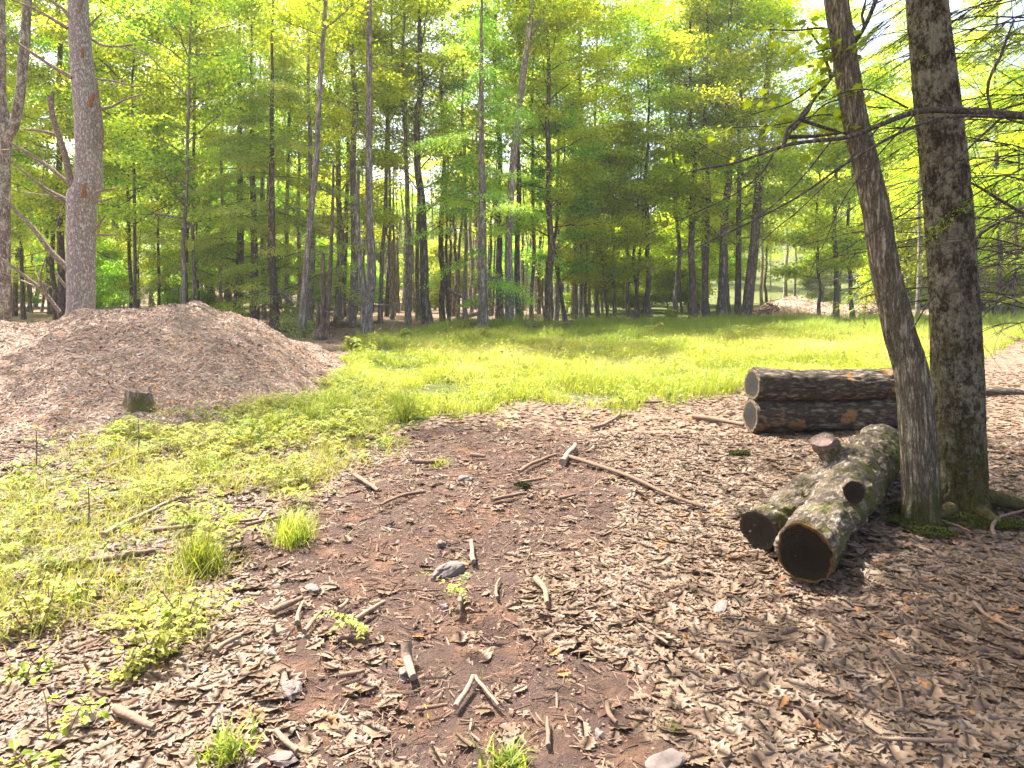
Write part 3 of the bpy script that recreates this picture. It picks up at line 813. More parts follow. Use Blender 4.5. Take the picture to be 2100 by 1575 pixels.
SLIM = [(205, 648, 11, 'pale', "slim pale stem just past the grey pine with a broken side limb"), (268, 640, 9, 'grey', "straight thin grey stem above the chip heap's shoulder"), (372, 645, 10, 'grey', "thin grey stem over the crest of the chip heap"),
        (455, 652, 8, 'pale', "pale thin stem left of the large light green hemlock"), (540, 655, 9, 'grey', "thin grey stem between the hemlocks at the heap's end"), (588, 660, 10, 'pale', "pale slim stem past the reddish brown hemlock trunk"),
        (700, 656, 8, 'pale', "thin pale stem just short of the tall straight grey trunk"), (780, 662, 10, 'grey', "slim grey stem just past the double stemmed dead tree"), (805, 655, 8, 'pale', "thin pale stem between the double stemmed tree and a lichened one"),
        (858, 656, 9, 'grey', "thin grey stem between the lichened tree and the dark maple"), (955, 660, 9, 'pale', "pale slim stem behind the wide mossy stump"), (1090, 660, 9, 'grey', "slim grey stem between the leaning pale tree and the flared maple"),
        (1190, 656, 7, 'grey', "thin grey stem just past the low dark layered tree"), (1440, 653, 7, 'grey', "thin stem close to the straight brown maple beside the sky gap"), (1495, 654, 7, 'grey', "thin stem between the thick dark maple and the brown trunk")]
for px, py, w, bk, lab in SLIM:
    g = G(px, py); plant('slim', g[0], g[1], lab, "slim stems at the edge of the wood", w / F * g[1], random.uniform(.9, 1.05), None, random.gauss(0, .015), 0, 'bark_' + bk, random.choice(['leaf_sun_yellow', 'leaf_green']))

# the wood behind: single trees, spaced out
def free(x, y, dmin):
    return all((x - a) ** 2 + (y - b) ** 2 > dmin * dmin for a, b in TREES)
def fill(n, ylo, yhi, kinds, dmin, label, group, smin=.8, smax=1.1, pxr=(-250, 2350), barks=('bark_grey', 'bark_dark', 'bark_brown'), leaves=(None,), gap=True, taper=True):
    c = 0; tries = 0
    while c < n and tries < n * 60:
        tries += 1
        y = random.uniform(ylo, yhi); px = random.uniform(*pxr)
        x = (px - CX) / F * y
        if not free(x, y, dmin): continue
        if (1255 if gap else 1285) < px < (1400 if gap else 1385) and kinds[0] != 'shrub': continue
        if 66 < y < 122 and 1240 < px < 1412: continue
        if 50 < y < 85 and 1215 < px < 1435 and kinds[0] in ('maple', 'hemlock'): continue
        if y < 60 and (1555 if y < 41 else 1440) < px < 1815: continue
        if y < 36 and 640 < px < 2000: continue
        kind = random.choice(kinds)
        plant(kind, x, y, label[kind], group[kind], random.uniform(.12, .32) if kind not in ('low', 'shrub') else None, random.uniform(smin, smax), None, random.gauss(0, .02), random.gauss(0, .02),
              random.choice(barks), random.choice(leaves) if kind != 'hemlock' and kind != 'snag' else None)
        c += 1
LB = {'maple': "green broadleaf tree in the crowded wood behind the clearing", 'slim': "slim high crowned tree in the crowded wood behind the clearing",
      'hemlock': "dark hemlock in the crowded wood behind the clearing", 'snag': "bare pale thin trunk in the crowded wood behind the clearing", 'low': "low leafy understory tree in the wood behind the clearing", 'shrub': "leafy shrub under the trees beyond the clearing"}
GB = {'maple': "broadleaf trees in the wood behind", 'slim': "slim trees in the wood behind", 'hemlock': "hemlocks in the wood behind", 'snag': "bare thin trunks in the wood behind", 'low': "understory trees in the wood behind", 'shrub': "shrubs in the wood behind"}
fill(15, 22, 34, ['slim', 'maple', 'slim', 'maple'], 2.2, LB, GB, pxr=(-150, 640), leaves=('leaf_sun_yellow', 'leaf_green'))
fill(16, 34, 48, ['hemlock', 'snag', 'hemlock', 'low'], 2.2, LB, GB, pxr=(-100, 700))
fill(90, 36, 58, ['snag'], 0.7, LB, GB, .6, .9, (740, 1260), ('bark_pale', 'bark_brown', 'bark_grey'))
fill(16, 37, 58, ['maple', 'slim', 'slim', 'low'], 2.3, LB, GB, pxr=(700, 1260), leaves=('leaf_sun_yellow', 'leaf_green'))
fill(18, 38, 60, ['maple', 'slim', 'low', 'low'], 2.5, LB, GB, pxr=(1400, 2300), leaves=('leaf_sun_yellow', 'leaf_sun_yellow', 'leaf_green'))
fill(15, 58, 80, ['maple', 'maple', 'slim'], 3.0, LB, GB, .9, 1.1, (-150, 1250), leaves=('leaf_sun_yellow', 'leaf_green'))
fill(10, 58, 82, ['maple', 'maple', 'slim'], 3.0, LB, GB, .85, 1.05, (1400, 2300), leaves=('leaf_sun_yellow', 'leaf_green'))
LH = {k: v.replace("crowded wood behind the clearing", "wood on the far hillside") for k, v in LB.items()}
GH = {k: v.replace("wood behind", "wood on the far hill") for k, v in GB.items()}
fill(70, 85, 165, ['maple', 'hemlock', 'maple'], 4.5, LH, GH, .85, 1.0, (-150, 2300), leaves=('leaf_green', 'leaf_sun_yellow'), gap=False)

fill(26, 44, 66, ['low'], 2.4, LB, GB, 1.0, 1.6, (1380, 2300), leaves=('leaf_sun_yellow', 'leaf_green', 'leaf_sun_yellow'))
fill(18, 40, 66, ['low'], 2.4, LB, GB, .8, 1.3, (640, 1420), leaves=('leaf_sun_yellow', 'leaf_green'), gap=False)
fill(34, 41, 62, ['shrub'], 1.6, LB, GB, .8, 1.5, (1290, 2300), leaves=('leaf_sun_yellow', 'leaf_green', 'leaf_sun_yellow'), gap=False)
fill(14, 41, 62, ['shrub'], 1.6, LB, GB, .7, 1.2, (700, 1290), leaves=('leaf_green', 'leaf_hemlock'), gap=False)
fill(26, 36, 58, ['low', 'shrub'], 1.9, LB, GB, .8, 1.2, (-150, 740), leaves=('leaf_hemlock', 'leaf_green'))
fill(30, 34, 56, ['snag'], 1.0, LB, GB, .6, .9, (-100, 740), ('bark_dark', 'bark_brown', 'bark_grey'))
LL = dict(LB, low="low leafy tree on the far hillside under taller trees", shrub="leafy shrub on the far hillside under taller trees"); GL = dict(GB, low="low trees on the far hill", shrub="shrubs on the far hill")
fill(44, 66, 120, ['low', 'shrub'], 4.0, LL, GL, 1.0, 1.5, (-50, 2250), leaves=('leaf_green', 'leaf_hemlock', 'leaf_sun_yellow'), gap=False)

# ------------------------------------------------------------------ the near trees, each its own shape
# tall grey pine behind the heap, with dead branches
YP = 14.2
b = P(166, 0, YP); b[2] = 0
pine = own_tree("pine_tree", b, "tall pinkish grey pine with bare dead branches behind the chip heap")
pts, rr = px_path([(160, -420, 15), (158, -150, 17), (160, 0, 18.5), (168, 133, 21), (181, 267, 24), (182, 330, 25), (178, 385, 26.5), (170, 402, 28), (167, 444, 26.5), (166, 622, 26), (166, 752, 30)][::-1], YP)
mb = MB(); tube(mb, pts, rr, 36, step=0.05, disp=bark_disp(3, 0.03, 9, 5, .03)); mb.build("trunk", M['bark_pine'], pine, b)
def branch(parent, lst, Y, mat, sides=7, origin=None, name="branch", twigs=0, seed=0):
    Y2 = Y if not np.isscalar(Y) else [Y] * len(lst)
    p, r = px_path(lst, Y2)
    mb = MB(); tube(mb, p, r, sides, step=0.06 if lst[0][2] > 2 else 0.1)
    rs = np.random.default_rng(seed + int(lst[0][0]) * 7 + int(lst[0][1]))
    p = np.array(p)
    for k in range(twigs):
        i = rs.integers(1, len(p)); st = p[i - 1] + (p[i] - p[i - 1]) * rs.random()
        d = p[i] - p[i - 1]; d = d / np.linalg.norm(d) + rs.normal(0, .5, 3); L = rs.uniform(.15, .6) * (np.mean(Y2) / 9) * (1.5 if twigs > 5 else 1)
        q = [st, st + d * L * .5, st + d * L + rs.normal(0, .03, 3)]
        tube(mb, q, [r[-1] * .8, r[-1] * .6, r[-1] * .3], 4)
    return mb.build(name, mat, parent, origin)
z1 = lambda L: [(x / 2.25, y / 2.25, w) for x, y, w in L]
for L in ([(340, 890, 7.5), (318, 800, 6.6), (295, 700, 6.2), (262, 600, 5.6), (240, 520, 5), (225, 440, 4)],
          [(240, 520, 4), (238, 470, 4), (245, 420, 3)],
          [(335, 360, 5), (240, 305, 3.5), (120, 225, 2.6), (-20, 130, 1.6)],
          [(310, 130, 4), (220, 75, 3), (120, 25, 2), (30, -10, 1.5)],
          [(330, 90, 4), (290, 40, 3), (230, 0, 2.5)],
          [(355, 70, 4), (375, 20, 3), (390, -30, 2)],
          [(318, 1245, 6.5), (230, 1155, 5.5), (150, 1050, 4.5), (80, 980, 3.5), (20, 910, 2.5)],
          [(320, 850, 4), (220, 765, 3.6), (130, 705, 3), (30, 650, 2)],
          [(320, 925, 3.5), (220, 875, 3), (120, 800, 2.4), (40, 735, 1.6)],
          [(325, 900, 3), (300, 925, 2.6), (250, 910, 2), (180, 860, 1.4)],
          [(440, 365, 2.4), (530, 375, 2), (600, 395, 1.6), (690, 398, 1)],
          [(462, 505, 3.5), (520, 490, 2.8), (570, 462, 2.2), (660, 435, 1.2)],
          [(410, 120, 3), (440, 90, 2), (470, 60, 1.2)],
          [(420, 180, 3), (470, 208, 2.6), (540, 215, 2.2), (612, 206, 1.6)],
          [(450, 885, 2.6), (500, 876, 2), (548, 866, 1.4)],
          [(440, 932, 2.6), (480, 926, 2), (518, 915, 1.4)],
          [(425, 1080, 2.4), (480, 1085, 2), (545, 1082, 1.2)],
          [(425, 1080, 2.4), (455, 1040, 2), (487, 993, 1.2)],
          [(318, 1340, 3.5), (285, 1300, 3), (252, 1252, 2)],
          [(270, 625, 3.5), (200, 607, 3), (118, 598, 2)],
          [(345, 800, 3), (355, 750, 3.5), (368, 690, 3)],
          [(462, 690, 5), (468, 620, 4.6), (462, 540, 4.2), (450, 450, 3.8), (444, 370, 2.2)],
          ):
    branch(pine, z1(L), YP - 0.15, M['dead_branch'], origin=b, twigs=2 if L[0][2] < 5 and len(L) > 3 else 0)
for L in ([(412, 492, 5), (422, 462, 4.5), (434, 434, 3)], [(386, 912, 5), (387, 880, 4.5), (388, 852, 3.5)], [(380, 265, 3), (381, 240, 3), (378, 222, 2)]):
    branch(pine, z1(L), YP - 0.36, M['broken_wood'], origin=b, name="branch_stub")
# high pine crown, above the picture
_, _, cw = gen_hemlock(44, 8, .1, 2.0, 1.6, .4); cw.v = [v + np.array([0, 0, 13.0]) for v in cw.v]; cw.build("crown", M['leaf_hemlock'], pine)

# lichened forked tree at the picture's edge
YE = 14.6
b = P(8, 0, YE); b[2] = 0
et = own_tree("broadleaf_tree", b, "mottled lichened forked tree to the side of the grey pine")
mb = MB()
p_, r_ = px_path([(4, 752, 18), (6, 640, 13.5), (7, 480, 12.5), (8, 340, 12), (10, 262, 13.5), (3, 210, 9), (2, 120, 9), (0, 0, 8), (-10, -300, 6)], YE)
tube(mb, p_, r_, 28, step=.06, disp=bark_disp(5, .05, 6, 4, .05))
p_, r_ = px_path([(14, 285, 10), (26, 262, 10), (38, 215, 9), (48, 120, 9), (57, 0, 8), (70, -260, 6)], YE)
tube(mb, p_, r_, 20, step=.06, disp=bark_disp(6, .05, 6, 4, .05))
mb.build("trunk", M['bark_edge'], et, b)
for L in ([(275, 1440, 4), (200, 1345, 3.6), (100, 1262, 3), (10, 1195, 2.5)], [(190, 1335, 2.5), (185, 1290, 2), (210, 1190, 1.4)], [(205, 1345, 2.5), (200, 1300, 2), (215, 1330, 1.4)]):
    branch(et, z1(L), YE - .5, M['dead_branch'], origin=b, twigs=3)
_, _, cw = gen_broadleaf(45, 17, .2, 11.0, 2.2, 14, 40, .14, .5); cw.build("crown", M['leaf_green'], et)

# double-stemmed grey tree past the heap
YD = CH * F / (684 - HY)
b = P(752, 0, YD); b[2] = 0
dt = own_tree("bare_tree", b, "double stemmed grey dead tree with bare twigs past the chip heap")
mb = MB()
p_, r_ = px_path([(751, 688, 15), (752, 660, 11.5), (757, 620, 9.5), (764, 570, 8), (763, 540, 8), (758, 470, 8), (757, 380, 7.4), (757, 250, 6.8), (757, 100, 6), (758, -60, 5), (760, -300, 3)], YD)
tube(mb, p_, r_, 16, step=.1, disp=bark_disp(7, .04, 6, 4, .05))
p_, r_ = px_path([(749, 672, 10), (748, 640, 8.5), (744, 580, 7), (738, 530, 5.5), (734, 480, 5), (733, 420, 4.5), (735, 350, 3)], YD - .05)
tube(mb, p_, r_, 14, step=.1, disp=bark_disp(8, .06, 6, 4, .05))
mb.build("trunk", M['bark_grey'], dt, b)
rs = np.random.default_rng(90)
mb = MB()
for k in range(46):
    row = rs.uniform(20, 640); st = P(757 if row < 560 else 752, row, YD)
    a = rs.uniform(0, 6.28)
    tube(mb, rpath(st, a, rs.normal(.35, .3), rs.uniform(.5, 1.9), 6, -.2, .12, rs), np.linspace(.018, .005, 6), 4, cap=False)
mb.build("limbs", M['bark_grey'], dt, b)

# twiggy dead double trunk nearest the heap's end
YT = CH * F / (696 - HY)
b = P(665, 0, YT); b[2] = 0
tt = own_tree("bare_tree", b, "short twiggy dead tree with twin stems at the chip heap's end")
mb = MB()
for L in ([(655, 690, 16), (661, 670, 7), (663, 630, 5.5), (663, 590, 5), (662, 520, 4)], [(669, 700, 6), (671, 660, 5), (675, 600, 4.6), (679, 520, 4), (682, 430, 3.4), (684, 330, 2)], [(650, 690, 5), (652, 655, 4), (652, 620, 3)]):
    p_, r_ = px_path(L, YT); tube(mb, p_, r_, 12, step=.08, disp=bark_disp(9, .07, 5, 5, .06))
mb.build("trunk", M['bark_brown'], tt, b)
mb = MB()
for k in range(70):
    row = rs.uniform(400, 670); st = P(rs.choice([663, 674]), row, YT)
    tube(mb, rpath(st, rs.uniform(0, 6.28), rs.normal(.15, .35), rs.uniform(.3, 1.3), 5, -.1, .16, rs), np.linspace(.011, .003, 5), 4, cap=False)
mb.build("limbs", M['dead_branch'], tt, b)

# tall pale tree that leans across the centre
YC = CH * F / (672 - HY)
b = P(1044, 0, YC); b[2] = 0
ct = own_tree("broadleaf_tree", b, "tall pale grey trunk leaning across the middle of the wood's edge")
mb = MB()
p_, r_ = px_path([(1042, 676, 15), (1044, 650, 10), (1043, 520, 8), (1045, 440, 7.5), (1050, 360, 7.2), (1060, 260, 7.2), (1072, 160, 7), (1084, 70, 6), (1091, 0, 5.5), (1100, -120, 5), (1110, -300, 3)], YC)
tube(mb, p_, r_, 16, step=.12, disp=bark_disp(10, .04, 5, 3, .05))
mb.build("trunk", M['bark_pale'], ct, b)
mb = MB()
for L in ([(1086, 60, 3.5), (1100, 45, 2.6), (1122, 36, 1.5)], [(1090, 78, 3), (1102, 55, 2.4), (1120, 10, 2), (1140, -60, 1)]):
    p_, r_ = px_path(L, YC); tube(mb, p_, r_, 6, step=.1)
mb.build("limbs", M['bark_pale'], ct, b)
_, _, cw = gen_broadleaf(46, 17, .17, 11.5, 3.0, 14, 110, .125, .5); cw.v = [v + np.array([.9, 0, 0]) for v in cw.v]; cw.build("crown", M['leaf_sun_yellow'], ct)

# dark trunk leaning up to the far chip heap
YL = CH * F / (657 - HY)
b = P(1528, 0, YL); b[2] = 0
lt = own_tree("broadleaf_tree", b, "thick brown trunk leaning to one side next to the far chip heap")
mb = MB()
p_, r_ = px_path([(1526, 662, 15), (1530, 645, 11), (1538, 580, 10.5), (1547, 500, 9.5), (1553, 420, 8.5), (1560, 330, 7.5), (1568, 220, 6.5), (1580, 100, 5.5), (1596, -100, 4)], YL)
tube(mb, p_, r_, 16, step=.12, disp=bark_disp(12, .05, 5, 3, .05))
mb.build("trunk", M['bark_brown'], lt, b)
_, l2, cw = gen_broadleaf(47, 17, .17, 5.0, 3.2, 26, 95, .125, .48, dead=False)
for q in (l2, cw): q.v = [v + np.stack([v[:, 2] * 0.09, v[:, 2] * 0, v[:, 2] * 0], 1) for v in q.v]
l2.build("limbs", M['bark_dark'], lt); cw.build("crown", M['leaf_sun_yellow'], lt)

# two close trees beside the logs
YA = 4.73
b = P(1886, 0, YA); b[2] = 0
near1 = own_tree("broadleaf_tree", b, "close furrowed brown trunk leaning over the forked log")
L1 = [(1886, 1092, 44), (1886, 1071, 38), (1889, 1035, 35.5), (1886, 960, 34), (1881, 880, 33), (1875, 800, 32.5), (1866, 750, 31), (1848, 693, 29.5), (1831, 620, 28), (1821, 578, 27), (1807, 500, 26), (1799, 444, 25.5), (1776, 340, 24.5), (1749, 222, 23.2), (1733, 120, 22.6), (1715, 0, 22), (1690, -170, 20), (1645, -400, 18), (1545, -660, 16), (1420, -930, 14), (1340, -1250, 11), (1325, -1700, 7), (1320, -2150, 3)]
p_, r_ = px_path(L1, YA)
def nd1(A, S):
    f = bark_disp(15, .105, 7.5, 3.2, .04)(A, S)
    return f * (1 + .30 * np.exp(-S / .14) * (.4 + np.sin(A * 4 + .6) * .8))
mb = MB(); tube(mb, p_, r_, 132, step=.013, disp=nd1); mb.build("trunk", M['bark_lean'], near1, b)
_, l2, cw = gen_broadleaf(48, 11.5, .12, 5.2, 4.2, 22, 150, .12, .55, dead=False)  # crown out of view, thickened and moved aside so its shade reaches the foreground
for q in (l2, cw): q.v = [v + np.array([-1.9, 0.2, 0.3]) for v in q.v]
l2.build("limbs", M['bark_branch'], near1); cw.build("crown", M['leaf_green'], near1)

YB = 4.97
b2 = P(1969, 0, YB); b2[2] = 0
near2 = own_tree("broadleaf_tree", b2, "thick dark mossy trunk standing close behind the leaning one")
L2 = [(1972, 1062, 66), (1972, 1045, 54), (1970, 1010, 48.5), (1969, 950, 47), (1966, 879, 46.5), (1963, 787, 46), (1959, 667, 44), (1953, 560, 43.5), (1946, 444, 43), (1936, 330, 42.5), (1924, 222, 42), (1911, 100, 39), (1901, 0, 37), (1888, -160, 35), (1870, -450, 30), (1850, -900, 20), (1840, -1400, 10)]
p_, r_ = px_path(L2, YB)
def nd2(A, S):
    f = bark_disp(16, .075, 8, 8, .07)(A, S)
    return f * (1 + .34 * np.exp(-S / .16) * (.3 + np.sin(A * 4 + 1.0)))
mb = MB(); tube(mb, p_, r_, 132, step=.015, disp=nd2)
mb.build("trunk", M['bark_moss'], near2, b2)
for L, yy in (([(2000, 1015, 20), (2035, 1022, 17), (2075, 1030, 14), (2120, 1046, 11), (2180, 1062, 8)], [4.95, 4.93, 4.9, 4.86, 4.8]), ([(1950, 1045, 16), (1930, 1062, 12), (1905, 1085, 7)], [4.85, 4.74, 4.62]), ([(1995, 1040, 18), (2030, 1062, 13), (2070, 1090, 8)], [4.85, 4.7, 4.55])):
    branch(near2, L, yy, M['bark_moss'], 12, b2, "root")
_, l2, cw = gen_broadleaf(49, 14, .17, 5.6, 4.6, 24, 150, .12, .6, dead=False)  # crown above the frame, made denser to shade the leaf litter below
for q in (l2, cw): q.v = [v + np.array([-.5, 0, 0]) for v in q.v]
l2.build("limbs", M['bark_branch'], near2); cw.build("crown", M['leaf_green'], near2)

# hemlock standing out of the picture, its limbs reaching across the two trunks
bh = np.array([5.6, 5.3, 0.0])
hem = own_tree("hemlock_tree", bh, "hemlock whose bare dark limbs reach across the two close trunks")
mb = MB(); tube(mb, [(5.6, 5.3, -.2), (5.62, 5.3, 2), (5.6, 5.32, 6), (5.55, 5.3, 11)], [.26, .21, .17, .06], 20, step=.2); mb.build("trunk", M['bark_brown'], hem, bh)
BR = [([(2480, 285, 19), (2300, 262, 17), (2130, 240, 14), (2040, 233, 13), (1960, 226, 12), (1880, 229, 10.5), (1800, 258, 9), (1740, 281, 8), (1680, 288, 7), (1620, 296, 6.5), (1560, 316, 5.5), (1500, 336, 4.8), (1440, 346, 4), (1395, 356, 2)], [5.2, 4.9, 4.5, 4.42, 4.4, 4.38, 4.36, 4.35, 4.35, 4.35, 4.35, 4.35, 4.35, 4.35]),
      ([(2060, 240, 6), (1960, 238, 6.5), (1900, 250, 6), (1850, 270, 5.6), (1800, 296, 5), (1720, 345, 4.4), (1650, 395, 3.6), (1570, 440, 2.8), (1460, 492, 2), (1330, 560, 1)], [4.4, 4.38, 4.3, 4.28, 4.26, 4.25, 4.25, 4.25, 4.25, 4.25]),
      ([(1605, 300, 5), (1640, 240, 5), (1672, 200, 5), (1700, 166, 5.5), (1735, 110, 6), (1765, 70, 6.5), (1800, -10, 7.5), (1830, -120, 9)], [4.35, 4.7, 4.9, 5.0, 5.05, 5.1, 5.1, 5.1]),
      ([(2035, 232, 4.5), (2025, 190, 5), (2028, 165, 5), (2050, 120, 4.6), (2068, 70, 4), (2080, 40, 2)], [4.42, 4.42, 4.42, 4.4, 4.4, 4.4]),
      ([(1862, 222, 3.6), (1800, 190, 3), (1780, 183, 2.6), (1735, 188, 2), (1680, 215, 1.2)], [4.38, 4.34, 4.3, 4.3, 4.3]),
      ([(1585, 318, 3.2), (1570, 345, 3), (1520, 390, 2.4), (1440, 430, 1.8), (1330, 480, 1)], [4.35] * 5),
      ([(2160, 440, 4), (2080, 445, 3.6), (2040, 460, 3.8), (2000, 490, 4), (1975, 535, 4), (1945, 583, 3.6), (1905, 620, 3), (1880, 660, 2.8), (1862, 690, 1.6)], [4.6, 4.55, 4.5, 4.48, 4.46, 4.44, 4.42, 4.4, 4.38]),
      ([(2120, 450, 6), (2050, 410, 5.2), (1990, 375, 4), (1960, 365, 2.6)], [5.6, 5.5, 5.4, 5.35]),
      ([(1705, 288, 3), (1640, 370, 2.6), (1560, 440, 2), (1470, 490, 1.5), (1380, 520, .8)], [4.35, 4.38, 4.4, 4.42, 4.45]),
      ([(1805, 258, 3), (1720, 350, 2.4), (1640, 430, 2), (1560, 500, 1.5), (1530, 560, .8)], [4.36, 4.3, 4.28, 4.25, 4.25]),
      ([(1880, 229, 3), (1800, 320, 2.6), (1735, 400, 2), (1690, 500, 1.4), (1660, 560, .8)], [4.38, 4.34, 4.32, 4.3, 4.3]),
      ([(2060, 236, 4), (1960, 330, 3.4), (1880, 420, 2.6), (1800, 470, 2), (1720, 520, 1)], [4.42, 4.38, 4.34, 4.3, 4.28]),
      ([(1998, 488, 2.4), (1970, 495, 2.2), (1945, 510, 1.4)], [4.48, 4.46, 4.45])]
for L, yy in BR:
    branch(hem, [(a_, b_, c_ * .58) for a_, b_, c_ in L], yy, M['bark_branch'], 10, bh, twigs=9)
# slender drooping side limbs, each with its twigs, and sparse sprays of needles
rs = np.random.default_rng(321)
twg, ndl = MB(), MB()
npos, nyaw, npit, nsz, nrn = [], [], [], [], []
for k in range(78):
    row0 = rs.uniform(-180, 640); Y0 = rs.uniform(4.6, 7.5)
    st = P(rs.uniform(2080, 2250), row0, Y0)
    L = rs.uniform(.8, 2.1) * Y0 / 6
    a = math.pi + rs.normal(0, .35)
    el = rs.normal(.28, .25) if row0 > 330 else rs.normal(-.35, .25)
    el = rs.normal(-.22, .22)
    p = rpath(st, a, el + .25, L, 9, -.4, .06, rs)
    tube(twg, p, np.linspace(.007, .002, 9), 5, cap=False)
    leafy = rs.random() < (.85 if row0 < 260 else .25)
    for q in range(12):
        i = rs.integers(1, 8); a2 = a + rs.choice([-1, 1]) * rs.uniform(.3, 1.0); l2_ = L * rs.uniform(.12, .38)
        pp = rpath(p[i], a2, el - .1, l2_, 5, -.3, .08, rs)
        tube(twg, pp, np.linspace(.004, .0015, 5), 4, cap=False)
        if leafy:
            n = int(l2_ / .007)
            tq = rs.uniform(.15, 1, n) * 4
            c = np.stack([np.interp(tq, np.arange(5), pp[:, cc]) for cc in range(3)], 1)
            npos.append(c + rs.normal(0, .010, (n, 3))); nyaw.append(a2 - math.pi / 2 + rs.choice([-1, 1], n) * rs.uniform(.4, 1.0, n)); npit.append(rs.normal(-.3, .3, n))
            nsz.append(rs.uniform(.02, .045, n)); nrn.append(np.clip(rs.normal(.5, .2, n), 0, 1))
npos, nyaw, npit, nsz, nrn = map(np.concatenate, (npos, nyaw, npit, nsz, nrn))
scatter(ndl, SPRAY[0], SPRAY[1], npos, eulR(nyaw, npit, rs.normal(0, .3, len(npos))), np.stack([nsz * .45, nsz, nsz], 1), nrn)
twg.build("limbs", M['bark_branch'], hem, bh); ndl.build("needles", M['leaf_hemlock'], hem, bh)

# maple spray hanging beside the leaning trunk
mb, mt = MB(), MB()
cl, yaws = [], []
for L, yy in (([(1742, 95, 2.4), (1690, 58, 2.2), (1640, 62, 1.8), (1560, 60, 1.2)], [4.7, 4.72, 4.75, 4.8]),
              ([(1725, 150, 2), (1680, 170, 1.8), (1620, 210, 1.5), (1540, 235, 1)], [4.7, 4.85, 4.95, 5.0]),
              ([(1735, 200, 2), (1690, 215, 1.6), (1650, 250, 1.3), (1590, 262, .9)], [4.7, 4.85, 4.95, 5.05]),
              ([(1760, 250, 2), (1690, 235, 1.6), (1600, 255, 1.3), (1500, 262, .9)], [4.7, 4.9, 5.0, 5.1]),
              ([(1730, 90, 2), (1700, 100, 1.5), (1660, 110, 1)], [4.7, 4.8, 4.85])):
    p_, r_ = px_path(L, yy); tube(mt, p_, r_, 6, step=.05)
    p_ = np.array(p_)
    for q in range(46):
        i = rs.integers(1, len(p_)); cl.append(p_[i - 1] + (p_[i] - p_[i - 1]) * rs.random() + rs.normal(0, .085, 3) + np.array([0, 0, -.04]))
mb2 = MB(); cl = np.array(cl); N = len(cl)
scatter(mb2, MAPLE[0], MAPLE[1], cl, eulR(math.pi / 2 + rs.normal(0, .8, N), rs.normal(-.45, .3, N), rs.normal(0, .35, N)), rs.uniform(.045, .085, N), rs.uniform(.2, 1, N))
spr = mt.build("branch", M['bark_branch'], near1, b)
mb2.build("maple_leaves", M['maple_leaf'], spr, b)
spr.location = (0, 0, 0)

# ------------------------------------------------------------------ logs
def disc_end(name, c, nrm, r, mat, parent, origin, seed=1, thick=.006):
    """sawn face: a shallow disc with concentric rings, rim slightly irregular"""
    rs = np.random.default_rng(seed)
    nrm = np.asarray(nrm, float); nrm /= np.linalg.norm(nrm)
    u = np.cross(nrm, (0, 0, 1)); u /= np.linalg.norm(u); w = np.cross(u, nrm)
    th = np.linspace(0, 2 * math.pi, 48, endpoint=False)
    wob = 1 + .03 * rs.normal(0, 1, 48) + .05 * np.sin(2 * th + rs.random() * 6) + .03 * np.sin(3 * th + rs.random() * 6) + .015 * np.sin(7 * th + rs.random() * 6)
    rings = [0.02, .25, .5, .75, .9, 1.0]
    V, R = [], []
    for q in rings:
        V.append(np.asarray(c) + nrm * thick + (q * r * wob)[:, None] * (np.cos(th)[:, None] * u + np.sin(th)[:, None] * w)); R.append(np.full(48, q))
    V.append(np.asarray(c) - nrm * .03 + (r * wob)[:, None] * (np.cos(th)[:, None] * u + np.sin(th)[:, None] * w)); R.append(np.full(48, 1.0))
    V = np.concatenate(V); R = np.concatenate(R)
    n = 48; nr = len(rings) + 1
    i, j = np.meshgrid(np.arange(nr - 1), np.arange(n), indexing='ij'); j2 = (j + 1) % n
    f = np.stack([i * n + j, (i + 1) * n + j, (i + 1) * n + j2, i * n + j2], -1).reshape(-1, 4)
    mb = MB(); mb.add(V, f, R, 0, False); mb.add(V[:n], [list(range(n))], 0.0)
    return mb.build(name, mat, parent, origin)

fb = np.array([2.3, 4.7, 0.0])
fork = empty("forked_log", tuple(fb), "pale mossy forked log with sawn ends lying in dry leaves", "log")
mb = MB()
main = [(1.585, 3.74, .168), (1.83, 4.10, .178), (2.14, 4.50, .20), (2.49, 5.0, .215), (2.85, 5.5, .215), (3.27, 6.1, .21)]
tube(mb, main, [.160, .142, .168, .202, .198, .19], 40, step=.03)
left = [(1.50, 4.20, .135), (1.70, 4.42, .15), (1.95, 4.66, .19), (2.30, 4.95, .22), (2.6, 5.25, .22)]
tube(mb, left, [.118, .106, .112, .132, .12], 32, step=.03)
st1 = [(2.20, 4.90, .515), (2.26, 4.94, .45), (2.40, 5.03, .35), (2.6, 5.2, .24)]
tube(mb, st1, [.082, .084, .115, .18], 28, step=.03)
st2 = [(2.085, 4.22, .355), (2.13, 4.34, .34), (2.22, 4.58, .28), (2.35, 4.9, .2)]
tube(mb, st2, [.070, .072, .09, .11], 24, step=.03)
body = mb.build("log_body", M['log_pale'], fork, fb)
rm = body.modifiers.new("remesh", 'REMESH'); rm.mode = 'VOXEL'; rm.voxel_size = .014; rm.use_smooth_shade = True
smo = body.modifiers.new("smooth", 'SMOOTH'); smo.iterations = 8; smo.factor = .5
tx = bpy.data.textures.new("bark_clouds", 'CLOUDS'); tx.noise_scale = .07; tx.noise_depth = 5
dm = body.modifiers.new("displace", 'DISPLACE'); dm.texture = tx; dm.strength = .07; dm.mid_level = .5; dm.texture_coords = 'LOCAL'
def ax(a): return np.array(a[0]) - np.array(a[1])
disc_end("sawn_end", np.array(main[0]) + ax(main) * .006, ax(main), .150, M['end_black'], fork, fb, 1, .015)
disc_end("sawn_end", np.array(left[0]) + ax(left) * .006, ax(left), .112, M['end_dark'], fork, fb, 2, .014)
